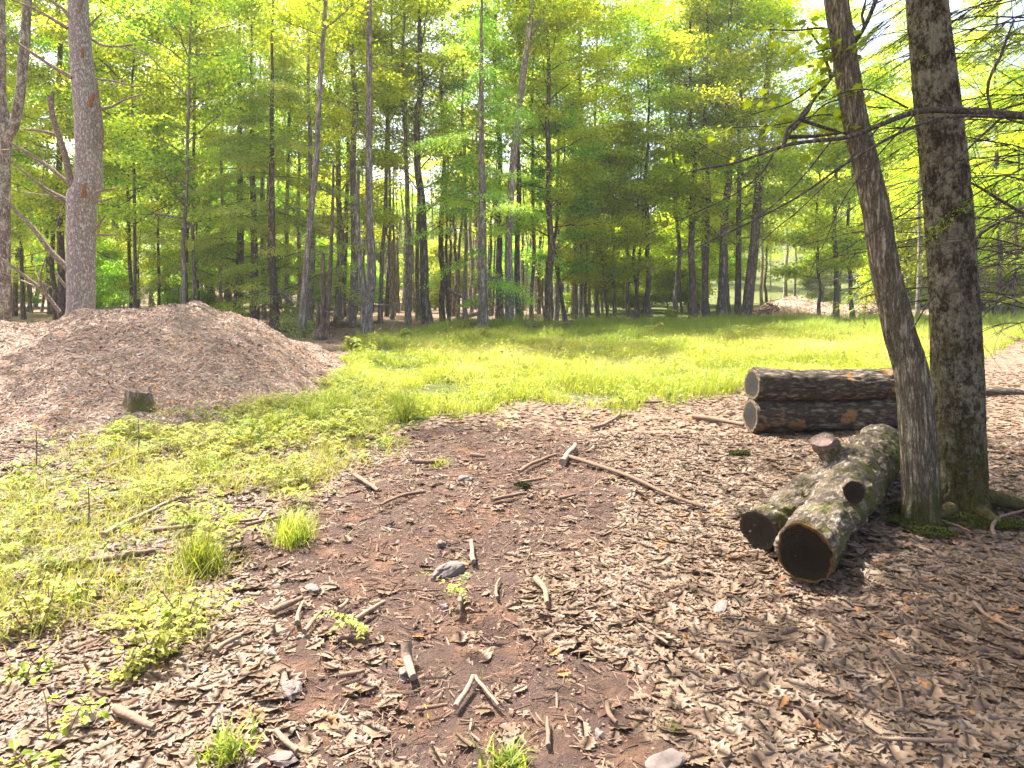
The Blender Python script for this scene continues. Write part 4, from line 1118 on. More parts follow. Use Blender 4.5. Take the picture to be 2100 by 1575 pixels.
disc_end("branch_stub_end", np.array(st1[0]), (-.42, -.32, .85), .077, M['end_pink'], fork, fb, 3, .014)
disc_end("branch_stub_end", np.array(st2[0]), ax(st2), .064, M['end_dark'], fork, fb, 4, .014)

def straight_log(c0, c1, r0, r1, seed, label, group):
    c0, c1 = np.array(c0), np.array(c1)
    o = c0.copy(); o[2] = 0
    e = empty("stacked_log", tuple(o), label, "log", group)
    n = 40
    t = np.linspace(0, 1, n)[:, None]
    p = c0 + (c1 - c0) * t
    rs = np.random.default_rng(seed)
    p[:, 2] += .012 * np.sin(t[:, 0] * 5 + seed)
    def dz(A, S):
        q = np.stack([np.cos(A).ravel() * 4, np.sin(A).ravel() * 4, S.ravel() * 3.4], 1)
        k = 1 - np.abs(2 * fbm(q, 3, seed) - 1)
        l = fbm(np.stack([np.cos(A).ravel() * 1.2, np.sin(A).ravel() * 1.2, S.ravel() * 2], 1), 2, seed + 3) - .5
        return (1 + .34 * (k - .8) + .24 * l).reshape(A.shape)
    mb = MB(); tube(mb, p, np.linspace(r0, r1, n), 64, disp=dz, step=.03)
    mb.build("log_body", M['log_dark'], e, o)
    d = c0 - c1
    disc_end("sawn_end", c0, d, r0 * .93, M['end_grey'], e, o, seed, .012)
    disc_end("sawn_end", c1, -d, r1 * .93, M['end_grey'], e, o, seed + 5, .012)
straight_log((2.67, 7.68, .525), (4.55, 7.95, .485), .182, .172, 3, "dark furrowed log, topmost of the stacked pair", "stacked dark logs")
straight_log((2.66, 7.70, .178), (4.60, 7.92, .168), .190, .177, 8, "dark furrowed log, lowest of the stacked pair", "stacked dark logs")

# far fallen log past the mossy tree
g = G(2010, 822); e = g.copy()
lg = empty("fallen_log", tuple(e), "thin dark fallen log on leaves past the mossy tree", "log")
mb = MB(); p_ = [P(1975, 806, 10.1), P(2040, 806, 10.2), P(2110, 810, 10.3), P(2300, 815, 10.6)]
tube(mb, p_, [.075, .085, .09, .09], 20, step=.06, disp=bark_disp(30, .08, 4, 3, .1)); mb.build("log_body", M['log_dark'], lg, e)

# stumps
def stump(px, py, wpx, hpx, label, seed, mat='bark_edge'):
    g = G(px, py); w = wpx / F * g[1] / 2; h = hpx / F * g[1]
    e = empty("tree_stump", tuple(g), label, "stump")
    g[2] = max(g[2], float(mound_height(g[:1], g[1:2], MOUND)[0] + gh(g[0], g[1])) - .04) if g[0] < -2 and g[1] < 16 else g[2]; e.location = g
    z = np.linspace(-.15, h, 16)
    th = np.linspace(0, 2 * math.pi, 40, endpoint=False)
    rs = np.random.default_rng(seed)
    top = h * (1 - .22 * fbm(np.stack([np.cos(th) * 2.2, np.sin(th) * 2.2, th * 0 + seed], 1), 3, seed) + .10 * np.cos(th + 2.2))
    mb = MB(); V = []
    for k, zz in enumerate(z):
        rr_ = w * (.80 + .42 * math.exp(-max(zz, 0) / (h * .38)) * 1.0) * (1 + .13 * np.sin(th * 5 + seed) * math.exp(-max(zz, 0) / h * 1.2) + .10 * (fbm(np.stack([np.cos(th) * 5, np.sin(th) * 5, th * 0 + zz * 4], 1), 3, seed) - .5))
        V.append(np.stack([rr_ * np.cos(th), rr_ * np.sin(th), np.minimum(zz, 1e9) * np.ones(40) if k < 15 else top], 1))
    V[-2][:, 2] = np.minimum(V[-2][:, 2], top - .004)
    V = np.array(V); n1 = len(V)
    i, j = np.meshgrid(np.arange(n1 - 1), np.arange(40), indexing='ij'); j2 = (j + 1) % 40
    mb.add(V.reshape(-1, 3), np.stack([i * 40 + j, i * 40 + j2, (i + 1) * 40 + j2, (i + 1) * 40 + j], -1).reshape(-1, 4), .5)
    mb.build("stump_body", M[mat], e)
    mt = MB(); rim = V[-1]; C = []; R_ = []
    for q in (1.0, .8, .55, .3, .08):
        ring = rim * np.array([q, q, 1]); ring[:, 2] = top * (.55 + .45 * q) + h * .38 * (1 - q) + rs.normal(0, .004, 40) * (q < 1); C.append(ring); R_.append(np.full(40, q))
    C = np.concatenate(C); i, j = np.meshgrid(np.arange(4), np.arange(40), indexing='ij'); j2 = (j + 1) % 40
    mt.add(C, np.stack([i * 40 + j, i * 40 + j2, (i + 1) * 40 + j2, (i + 1) * 40 + j], -1).reshape(-1, 4), np.concatenate(R_), 0, False)
    mt.add(C[-40:], [list(range(40))], 0.0)
    mt.build("cut_top", M['end_pink'] if mat == 'bark_stump' else M['end_dark'], e)
    return e
stump(284, 868, 58, 40, "low broken stump half buried at the chip heap's foot", 3, 'bark_stump')
stump(949, 682, 24, 16, "low wide mossy stump, the broader of the two by the hemlock", 4, 'bark_moss')
stump(970, 681, 14, 20, "taller narrow stump next to the wide mossy one", 5, 'bark_moss')

# ------------------------------------------------------------------ fallen leaves
OAK = None
def oak_leaf(seed):
    rs = np.random.default_rng(seed)
    prof = [(0.0, 0), (.09, .08), (.27, .18), (.18, .30), (.43, .42), (.25, .53), (.42, .66), (.24, .75), (.25, .87), (0, 1.0)]
    cl_, cs = rs.uniform(-.25, .35), rs.uniform(-.12, .26)
    tw = rs.uniform(-.4, .4)
    def z(x, y): return cs * x * x * 1.6 + cl_ * (y - .5) ** 2 + tw * x * (y - .5)
    L = [(x * rs.uniform(.8, 1.2), y) for x, y in prof]; R_ = [(-x * rs.uniform(.8, 1.2), y) for x, y in prof[1:-1]]
    mid = [(0, y) for y in (.2, .42, .66, .86)]
    V = [(x, y - .5, z(x, y)) for x, y in L + R_ + mid]
    nL = len(L)
    def near(y): return nL + len(R_) + int(np.argmin([abs(y - m[1]) for m in mid]))
    T = []
    for base in (list(range(nL)), [0] + list(range(nL, nL + len(R_))) + [nL - 1]):
        for a, b_ in zip(base[:-1], base[1:]):
            ya, yb = V[a][1] + .5, V[b_][1] + .5
            ma, mb_ = near(ya), near(yb)
            T.append((a, b_, mb_))
            if ma != mb_: T.append((a, mb_, ma))
    return V, T

def gnormal_R(x, y, yaw, p, r):
    return eulR(yaw, p, r)

def mound_z(x, y):
    return np.maximum(mound_height(x, y, MOUND), 0)

LEAFW = ([(0, -.5, 0), (-.38, -.22, .05), (-.36, .2, .06), (0, .5, -.06), (.36, .2, .03), (.38, -.22, .08)], [(0, 5, 4, 1), (1, 4, 3, 2)])
def build_litter():
    mb = MB()
    OAKS = [oak_leaf(s) for s in range(8)]
    def band(y0, y1, dens, smin, smax, simple):
        area = 0.5 * (y0 + y1) * 2 * 1.25 * (y1 - y0)
        n = int(area * dens)
        y = np.sqrt(rng.uniform(y0 * y0, y1 * y1, n)); x = rng.uniform(-1.25, 1.25, n) * y
        d = zone(x, y, [DIRT]); g_ = zone(x, y, [MEADOW]); w = zone(x, y, [WEEDS])
        clump = fbm(np.stack([x * 1.7, y * 1.7, x * 0], 1), 3, 41)
        keep = rng.random(n) < np.where(d, .04 + .2 * (clump > .62), np.where(g_, .05, np.where(w, .6, 1.0)))
        keep &= mound_height(x, y, MOUND) < .05
        x, y = x[keep], y[keep]; n = len(x)
        z = gh(x, y) + rng.uniform(.003, .016, n)
        tone = fbm(np.stack([x * .8, y * .8, x * 0], 1), 3, 43)
        r = np.clip(rng.beta(2.4, 2.7, n) * .96 + (tone - .5) * .5, .02, .95)
        r[rng.random(n) < .03] = 1.0
        s = smin + (smax - smin) * rng.beta(1.6, 2.2, n)
        pi_ = rng.normal(0, .14, n); ro = rng.normal(0, .14, n); ya = rng.uniform(0, 6.283, n)
        k = rng.integers(0, 8, n)
        for q in range(8):
            m = k == q
            tv, tf = OAKS[q] if not simple else LEAFW
            scatter(mb, tv, tf, np.stack([x, y, z], 1)[m], eulR(ya[m], pi_[m], ro[m]), s[m], r[m], 0, True)
    band(1.9, 4.2, 420, .025, .055, False)
    band(1.9, 4.2, 950, .045, .14, False)
    band(4.2, 7.5, 250, .03, .06, False)
    band(4.2, 7.5, 600, .05, .125, False)
    band(7.5, 13, 300, .05, .11, True)
    band(13, 34, 18, .09, .16, True)
    o = mb.build("fallen_leaves", M['dry_leaf'])
    props(o, "brown dry oak leaves covering the ground around the logs", "leaf litter", None, "stuff")
build_litter()

# small broken bits of wood in the dirt
def bits():
    mb = MB()
    n = 110000
    y = np.sqrt(rng.uniform(1.9 ** 2, 10 ** 2, n)); x = rng.uniform(-.86, .86, n) * y
    d = zone(x, y, [DIRT]); g_ = zone(x, y, [MEADOW])
    keep = (rng.random(n) < np.where(d, 1.0, .04)) & ~g_ & (mound_height(x, y, MOUND) < .03)
    x, y = x[keep], y[keep]; n = len(x)
    tv = [(.5, -.5, 0), (-.25, -.5, .43), (-.25, -.5, -.43), (.5, .5, 0), (-.25, .5, .43), (-.25, .5, -.43)]
    tf = [(0, 1, 4, 3), (1, 2, 5, 4), (2, 0, 3, 5)]
    L = rng.gamma(1.8, .016, n).clip(.008, .10)
    S = np.stack([L * rng.uniform(.04, .15, n), L, L * rng.uniform(.04, .13, n)], 1)
    scatter(mb, tv, tf, np.stack([x, y, gh(x, y) + .012], 1), eulR(rng.normal(1.2, 1.0, n), rng.normal(0, .15, n), rng.uniform(0, 6, n)), S, np.clip(rng.beta(1.4, 2.0, n), 0, 1), 0, False)
    o = mb.build("wood_litter", M['stick']); props(o, "small broken bits of wood strewn over the reddish dirt", "wood debris", None, "stuff")
    mb = MB()
    n = 26000
    y = np.sqrt(rng.uniform(1.9 ** 2, 7 ** 2, n)); x = rng.uniform(-.7, .6, n) * y
    keep = zone(x, y, [DIRT]); x, y = x[keep], y[keep]; n = len(x)
    ov = [(1, 0, 0), (0, 1, 0), (-1, 0, 0), (0, -1, 0), (0, 0, 1), (0, 0, -.6)]
    of = [(0, 1, 4), (1, 2, 4), (2, 3, 4), (3, 0, 4), (1, 0, 5), (2, 1, 5), (3, 2, 5), (0, 3, 5)]
    s = rng.gamma(1.6, .0042, n).clip(.002, .03)
    scatter(mb, ov, of, np.stack([x, y, gh(x, y) + .004], 1), eulR(rng.uniform(0, 6, n), rng.normal(0, .4, n), rng.normal(0, .4, n)), np.stack([s, s * .8, s * .5], 1), rng.random(n), 0, False)
    o = mb.build("pebbles", M['crumb']); props(o, "small pebbles and crumbs of earth on the bare dirt", "pebbles", None, "stuff")
bits()

# ------------------------------------------------------------------ grass
BL7 = ([(-.5, 0, 0), (.5, 0, 0), (-.42, .06, .35), (.42, .06, .35), (-.3, .22, .68), (.3, .22, .68), (0, .5, .95)], [(0, 1, 3), (0, 3, 2), (2, 3, 5), (2, 5, 4), (4, 5, 6)])
BL5 = ([(-.5, 0, 0), (.5, 0, 0), (-.35, .15, .55), (.35, .15, .55), (0, .5, .95)], [(0, 1, 3), (0, 3, 2), (2, 3, 4)])
def blades(mb, x, y, h, w, tmpl, lean, rnd, base=None, mat=0):
    n = len(x)
    z = (gh(x, y) if base is None else base) - .01
    S = np.stack([w, h * lean, h], 1)
    scatter(mb, tmpl[0], tmpl[1], np.stack([x, y, z], 1), eulR(rng.uniform(0, 6.283, n), rng.normal(0, .18, n), rng.normal(0, .18, n)), S, rnd, mat)

def meadow():
    mb = MB()
    n = 760000
    y = rng.uniform(6.5, 38, n) ; y = 6.5 + (y - 6.5) * rng.uniform(.35, 1, n)
    x = rng.uniform(-.5, .9, n) * y
    keep = zone(x, y, [MEADOW]) & (mound_height(x, y, MOUND) < .02)
    cl_ = fbm(np.stack([x * .9, y * .9, x * 0], 1), 3, 51)
    keep &= rng.random(n) < np.clip((cl_ - .27) * 4.2, .06, 1)
    x, y, cl_ = x[keep], y[keep], cl_[keep]; n = len(x)
    big = fbm(np.stack([x * .35, y * .35, x * 0], 1), 3, 52)
    h = rng.uniform(.09, .24, n) * (.25 + 2.6 * cl_ ** 2) * (1 + .9 * np.clip((y - 18) / 12, 0, 1))
    w = (.003 + .00030 * y) * rng.uniform(.7, 1.4, n)
    r = np.clip(.15 + .8 * big + rng.normal(0, .17, n) - .42 * np.clip((y - 19) / 7, 0, 1), 0, 1)  # far blades toned down: tree shade along the wood's edge painted in
    back = y + rng.normal(0, 1.2, n) + 5 * (big - .5) > 20.5
    mixp = fbm(np.stack([x * 1.4, y * .9, x * 0], 1), 3, 57)
    back = back | (rng.random(n) < np.clip((mixp - .5) * 5, .06, .8))
    for sel, mi_ in ((~back, 0), (back, 1)):
        blades(mb, x[sel], y[sel], h[sel], w[sel], BL5, rng.uniform(.5, 1.6, int(sel.sum())), r[sel] if mi_ == 0 else np.clip(r[sel] + .25, 0, 1), mat=mi_)
    # broad small leaves of the stilt grass
    k = (rng.random(n) < .07) & ~back
    m = int(k.sum())
    scatter(mb, LEAF2[0], LEAF2[1], np.stack([x, y, gh(x, y) + h * rng.uniform(.4, .95, n)], 1)[k], eulR(rng.uniform(0, 6.28, m), rng.normal(-.1, .5, m), rng.normal(0, .4, m)),
            (rng.uniform(.035, .07, m) * (1 + y[k] * .02)), r[k])
    o = mb.build("grass", [M['grass'], M['grass_deep']]); props(o, "bright yellow green grass filling the sunny clearing", "grass", None, "stuff")
    return n
print("meadow blades", meadow())

def weeds():
    """ferny low plants with small leaflets, thinning out over the leaves"""
    mb = MB(); st = MB()
    n = 11000
    y = np.sqrt(rng.uniform(2.4 ** 2, 14 ** 2, n)); x = rng.uniform(-.95, .1, n) * y
    a = zone(x, y, [WEEDS]); a2 = zone(x, y, [WEEDS2])
    cl_ = fbm(np.stack([x * 1.3, y * 1.3, x * 0], 1), 3, 61)
    far_ = np.clip((y - 5) / 4, .25, 1)
    keep = (rng.random(n) < np.where(a, np.clip((cl_ - .36) * 6, .06, 1) * .8 * far_, np.where(a2, np.clip((cl_ - .38) * 5, .05, 1) * .8, .0025))) & (mound_height(x, y, MOUND) < .12)
    x, y = x[keep], y[keep]; n = len(x)
    z0 = gh(x, y)
    for k in range(n):
        hh = rng.uniform(.03, .22) ; tone = rng.uniform(.1, .8); slot_ = int(rng.random() < .35); big_ = rng.uniform(.7, 1.25)
        nb = rng.integers(2, 6)
        P0, Yw, Pt, Sz, Rn = [], [], [], [], []
        for q in range(nb):
            a0 = rng.uniform(0, 6.28); L = rng.uniform(.10, .24); m = rng.integers(6, 12)
            t = np.linspace(.15, 1, m)
            bx = x[k] + np.cos(a0) * L * t; by = y[k] + np.sin(a0) * L * t; bz = z0[k] + hh * (.5 + .5 * q / nb) + L * .35 * np.sin(t * 2.4) 
            for sg in (-1, 1):
                P0.append(np.stack([bx, by, bz], 1)); Yw.append(a0 - math.pi / 2 + sg * rng.uniform(.7, 1.1, m)); Pt.append(rng.normal(-.15, .25, m)); Sz.append(rng.uniform(.016, .036, m) * (1.15 - .5 * t)); Rn.append(np.clip(tone + rng.normal(0, .12, m), 0, 1))
        P0, Yw, Pt, Sz, Rn = map(np.concatenate, (P0, Yw, Pt, Sz, Rn))
        scatter(mb, LEAF[0], LEAF[1], P0, eulR(Yw, Pt, rng.normal(0, .3, len(Yw))), Sz * 1.15 * big_, Rn, slot_)
    # taller weeds standing in the meadow
    n = 1500
    y = rng.uniform(8, 31, n); x = rng.uniform(-.35, .8, n) * y
    cl_ = fbm(np.stack([x * .6, y * .6, x * 0], 1), 3, 66)
    keep = zone(x, y, [MEADOW]) & (rng.random(n) < np.clip((cl_ - .4) * 5, .05, 1)) & (mound_height(x, y, MOUND) < .02)
    x, y = x[keep], y[keep]; z0 = gh(x, y)
    for k in range(len(x)):
        hh = rng.uniform(.18, .55); m = rng.integers(8, 18)
        t = np.sqrt(rng.uniform(.1, 1, m)); yw = rng.uniform(0, 6.28, m)
        dx_, dy_ = rng.normal(0, .12, 2) * hh
        p0 = np.stack([x[k] + dx_ * t, y[k] + dy_ * t, z0[k] + hh * t], 1)
        scatter(mb, LEAF[0], LEAF[1], p0, eulR(yw, rng.normal(-.1, .4, m), rng.normal(0, .3, m)), np.stack([rng.uniform(.05, .09, m)] * 3, 1) * np.array([.7, 1.4, 1]) * (1.2 - .5 * t)[:, None], np.clip(rng.uniform(.2, .9) + rng.normal(0, .1, m), 0, 1), int(rng.random() < .5))
    # thin grass among the weeds
    n = 240000
    y = np.sqrt(rng.uniform(2.4 ** 2, 14 ** 2, n)); x = rng.uniform(-.95, .25, n) * y
    a = zone(x, y, [WEEDS]); a2 = zone(x, y, [WEEDS2])
    cl_ = fbm(np.stack([x * 2.2, y * 2.2, x * 0], 1), 3, 63)
    keep = (rng.random(n) < np.where(a, np.clip((cl_ - .33) * 5, .08, 1), np.where(a2, np.clip((cl_ - .40) * 6, .02, 1) * .85, .0012))) & (mound_height(x, y, MOUND) < .10)
    x, y, cl_ = x[keep], y[keep], cl_[keep]; n = len(x)
    blades(mb, x, y, rng.uniform(.035, .16, n) * (.4 + 1.2 * cl_), rng.uniform(.002, .0055, n), BL7, rng.uniform(.7, 2.8, n), np.clip(rng.normal(.55, .25, n), 0, 1))
    o = mb.build("weeds", [M['weed'], M['grass_deep']]); props(o, "low ferny yellow green weeds in front of the chip heap", "weeds", None, "stuff")
weeds()

def tuft(px, py, hpx, wpx, n, label, mat='grass_deep', wd=.006, lean=(.35, 1.5)):
    g = G(px, py); h = hpx / F * g[1]; s = wpx / F * g[1] / 2
    mb = MB()
    rr_ = rng.normal(0, s * .33, (n, 2))
    x, y = g[0] + rr_[:, 0], g[1] + rr_[:, 1]
    blades(mb, x, y, h * rng.uniform(.45, 1.05, n), wd * rng.uniform(.6, 1.3, n), BL7, rng.uniform(*lean, n), np.clip(rng.normal(.5, .22, n), 0, 1))
    o = mb.build("grass_tuft", M[mat], None, g); props(o, label, "grass tuft", "grass tufts"); return o
for a in [(412, 1180, 95, 120, 420, "dense bright grass tuft among leaves beside the dirt track"),
          (600, 1115, 85, 120, 260, "thin loose grass tuft at the dirt track's edge"),
          (690, 858, 80, 110, 420, "wide dark green grass tuft in the weeds below the heap's end"),
          (640, 872, 70, 90, 300, "wide grass tuft just before the weeds below the heap"),
          (830, 862, 75, 60, 240, "upright narrow grass tuft alone where meadow meets bare leaves"),
          (470, 1560, 75, 130, 90, "dark arching grass tuft with broad blades nearest the slab stone"),
          (1045, 1572, 60, 120, 110, "arching grass tuft on bare dirt at the picture's lower edge"),
          (1378, 1502, 30, 70, 60, "tiny bright pine like tuft on bare dirt"),
          (390, 1080, 55, 90, 130, "pale grass tuft beside the fallen pale sticks"),
          (560, 890, 60, 90, 240, "broad grass tuft at the weeds' middle below the chip heap"),
          (420, 965, 45, 80, 160, "short yellow grass tuft deep in the weeds"),
          (905, 955, 26, 60, 70, "small flat grass tuft among sticks on the track")]:
    big = a[0] in (470, 1045)
    tuft(*a, mat='grass_deep' if a[0] in (690, 640, 830, 470, 1045, 600) else 'grass', wd=.010 if big else (.005 if a[0] == 1378 else .006), lean=(.9, 2.2) if big else (.35, 1.4))

def leafy(px, py, hpx, n, label, leaf=.06, stems=3, mat='weed', tmpl=LEAF):
    if leaf < .1: leaf *= .62; n = int(n * 1.7); stems += 2
    g = G(px, py); h = hpx / F * g[1]
    e = empty("leafy_plant", tuple(g), label, "plant", "young leafy plants")
    ms, ml = MB(), MB()
    for s_ in range(stems):
        p = rpath((rng.normal(0, .03), rng.normal(0, .03), -.02), rng.uniform(0, 6.28), 1.3, h * rng.uniform(.6, 1.05), 6, -.35, .12, rng)
        tube(ms, p, np.linspace(.004, .0015, 6), 5)
        t = rng.uniform(.25, 1, n)
        c = np.stack([np.interp(t * 5, np.arange(6), p[:, k]) for k in range(3)], 1)
        yaw = rng.uniform(0, 6.28, n)
        scatter(ml, tmpl[0], tmpl[1], c + np.stack([-np.sin(yaw), np.cos(yaw), yaw * 0], 1) * rng.uniform(.01, .06, n)[:, None], eulR(yaw, rng.normal(-.2, .25, n), rng.normal(0, .25, n)), leaf * rng.uniform(.6, 1.2, n), np.clip(rng.normal(.6, .2, n), 0, 1))
    ms.build("stem", M['stick'], e); ml.build("leaves", M[mat], e)
for a in [(310, 1375, 120, 16, "bright ferny leafy plant on dry leaves beside the dirt track", .062, 5),
          (370, 1300, 130, 14, "taller leafy plant just beyond the bright ferny one", .065, 4),
          (255, 1400, 60, 10, "low leafy sprig left of the bright ferny plant", .05, 3),
          (80, 1290, 130, 14, "leafy plant with yellow green leaves near the long grey stick", .06, 5),
          (150, 1240, 80, 12, "small leafy plant close by the long grey stick's middle", .055, 4),
          (60, 1400, 60, 9, "sparse leafy sprig on dry leaves toward the lower corner", .055, 3),
          (60, 1590, 60, 8, "broad leafed plant cut by the picture's lower corner", .075, 3),
          (160, 1500, 110, 7, "tall thin leafy weed near the lower corner", .06, 2),
          (540, 820, 60, 26, "bushy light green plant rising against the chip heap", .075, 5),
          (730, 720, 34, 30, "leafy green bush between the twiggy dead tree and the meadow", .14, 5),
          (830, 700, 34, 34, "rounded green bush at the meadow's edge before the dark maple", .16, 6),
          (1340, 690, 40, 30, "young leafy plant standing up in the meadow", .16, 4),
          (1770, 866, 26, 7, "small green seedling between the stacked logs and the forked log", .06, 2),
          (1530, 695, 30, 36, "dark leafy clump at the meadow's far edge", .16, 5),
          (1375, 655, 34, 40, "young bushy spruce like plant at the meadow's far edge", .2, 5),
          (1000, 700, 30, 30, "leafy weed standing in tall grass before the big hemlock", .14, 4)]:
    leafy(*a, mat='grass_deep' if a[0] in (830, 1530, 1375, 730, 1770, 370, 150, 160, 60) else 'weed')

# moss at the foot of the two close trees
mb = MB()
for (px, py, wx, wy) in ((1915, 1100, 46, 14), (1980, 1075, 70, 16), (2050, 1080, 50, 12), (1880, 1080, 60, 14), (1515, 935, 22, 9), (1070, 1002, 16, 5), (1890, 1055, 70, 10)):
    g = G(px, py); n = 1800
    th = rng.uniform(0, 6.28, n); q = np.sqrt(rng.random(n))
    x = g[0] + np.cos(th) * q * wx / F * g[1]; y = g[1] + np.sin(th) * q * wx / F * g[1] * .7
    z = gh(x, y) + .03 + .03 * (1 - q) * fbm(np.stack([x * 12, y * 12, x * 0], 1), 2, 4)
    scatter(mb, LEAF2[0], LEAF2[1], np.stack([x, y, z], 1), eulR(rng.uniform(0, 6.28, n), rng.normal(.5, .5, n), rng.normal(0, .5, n)), rng.uniform(.008, .018, n), rng.random(n))
o = mb.build("moss_cover", M['moss']); props(o, "green moss on the ground round the two close trees", "moss", None, "stuff")

# ------------------------------------------------------------------ stones
def stone(px, py, wpx, hpx, flat, label, seed):
    g = G(px, py); w = wpx / F * g[1] / 2; h = hpx / F * g[1]
    n1, n2 = 14, 24
    th = np.linspace(0, 2 * math.pi, n2, endpoint=False); ph = np.linspace(-.5 * math.pi + .05, .5 * math.pi - .05, n1)
    T, Q = np.meshgrid(th, ph)
    d = np.stack([np.cos(Q) * np.cos(T), np.cos(Q) * np.sin(T), np.sin(Q)], -1).reshape(-1, 3)
    e = 0.55
    d2 = np.sign(d) * np.abs(d) ** np.array([.85, .85, e])
    k = 1 + .9 * (fbm(d * 1.3 + seed * 7.1, 2, seed) - .5); k = np.round(k * 7) / 7 * .6 + k * .4
    V = d2 * k[:, None] * np.array([w, w * flat, h])
    V[:, 2] = np.where(V[:, 2] > 0, V[:, 2], V[:, 2] * .6) + .01
    V[:, 2] += V[:, 0] * .12 * math.sin(seed)
    i, j = np.meshgrid(np.arange(n1 - 1), np.arange(n2), indexing='ij'); j2 = (j + 1) % n2
    f = np.stack([i * n2 + j, i * n2 + j2, (i + 1) * n2 + j2, (i + 1) * n2 + j], -1).reshape(-1, 4)
    mb = MB(); mb.add(V, f, .5, 0, False); mb.add(V[-n2:], [list(range(n2))], .5, 0, False)
    ob = mb.build("stone", M['stone']); ob.location = g; ob.rotation_euler = (0, 0, seed * .7)
    props(ob, label, "stone", "stones on the ground"); return ob
for k, a in enumerate([(915, 1178, 76, 20, .5, "largest smooth grey stone on the dirt track"),
          (958, 1190, 22, 9, .8, "small dark stone touching the largest grey stone"),
          (598, 1425, 52, 12, .7, "broken flat pinkish stone beside dark dirt and sticks"),
          (580, 1562, 56, 8, .6, "flat pale slab stone near the arching dark grass tuft"),
          (1365, 1572, 90, 9, .6, "flat pale slab stone cut by the picture's lower edge"),
          (1480, 1240, 60, 7, .5, "thin flat slate lying among dry leaves before the forked log"),
          (830, 1385, 34, 13, .8, "squarish stone under a leaning pale stick"),
          (910, 1250, 20, 9, .8, "small brown stone on orange lit dirt before the largest stone"),
          (955, 985, 30, 9, .7, "tan stone in dirt just past the track's middle"),
          (165, 1075, 44, 9, .5, "pale flat stone in the weeds beside a slanting pale stick"),
          (905, 1120, 26, 8, .6, "flat dark stone past the largest grey stone"),
          (640, 1210, 40, 7, .6, "flat mossy stone lying by the track near the dense grass tuft")]):
    stone(*a, seed=k + 1)

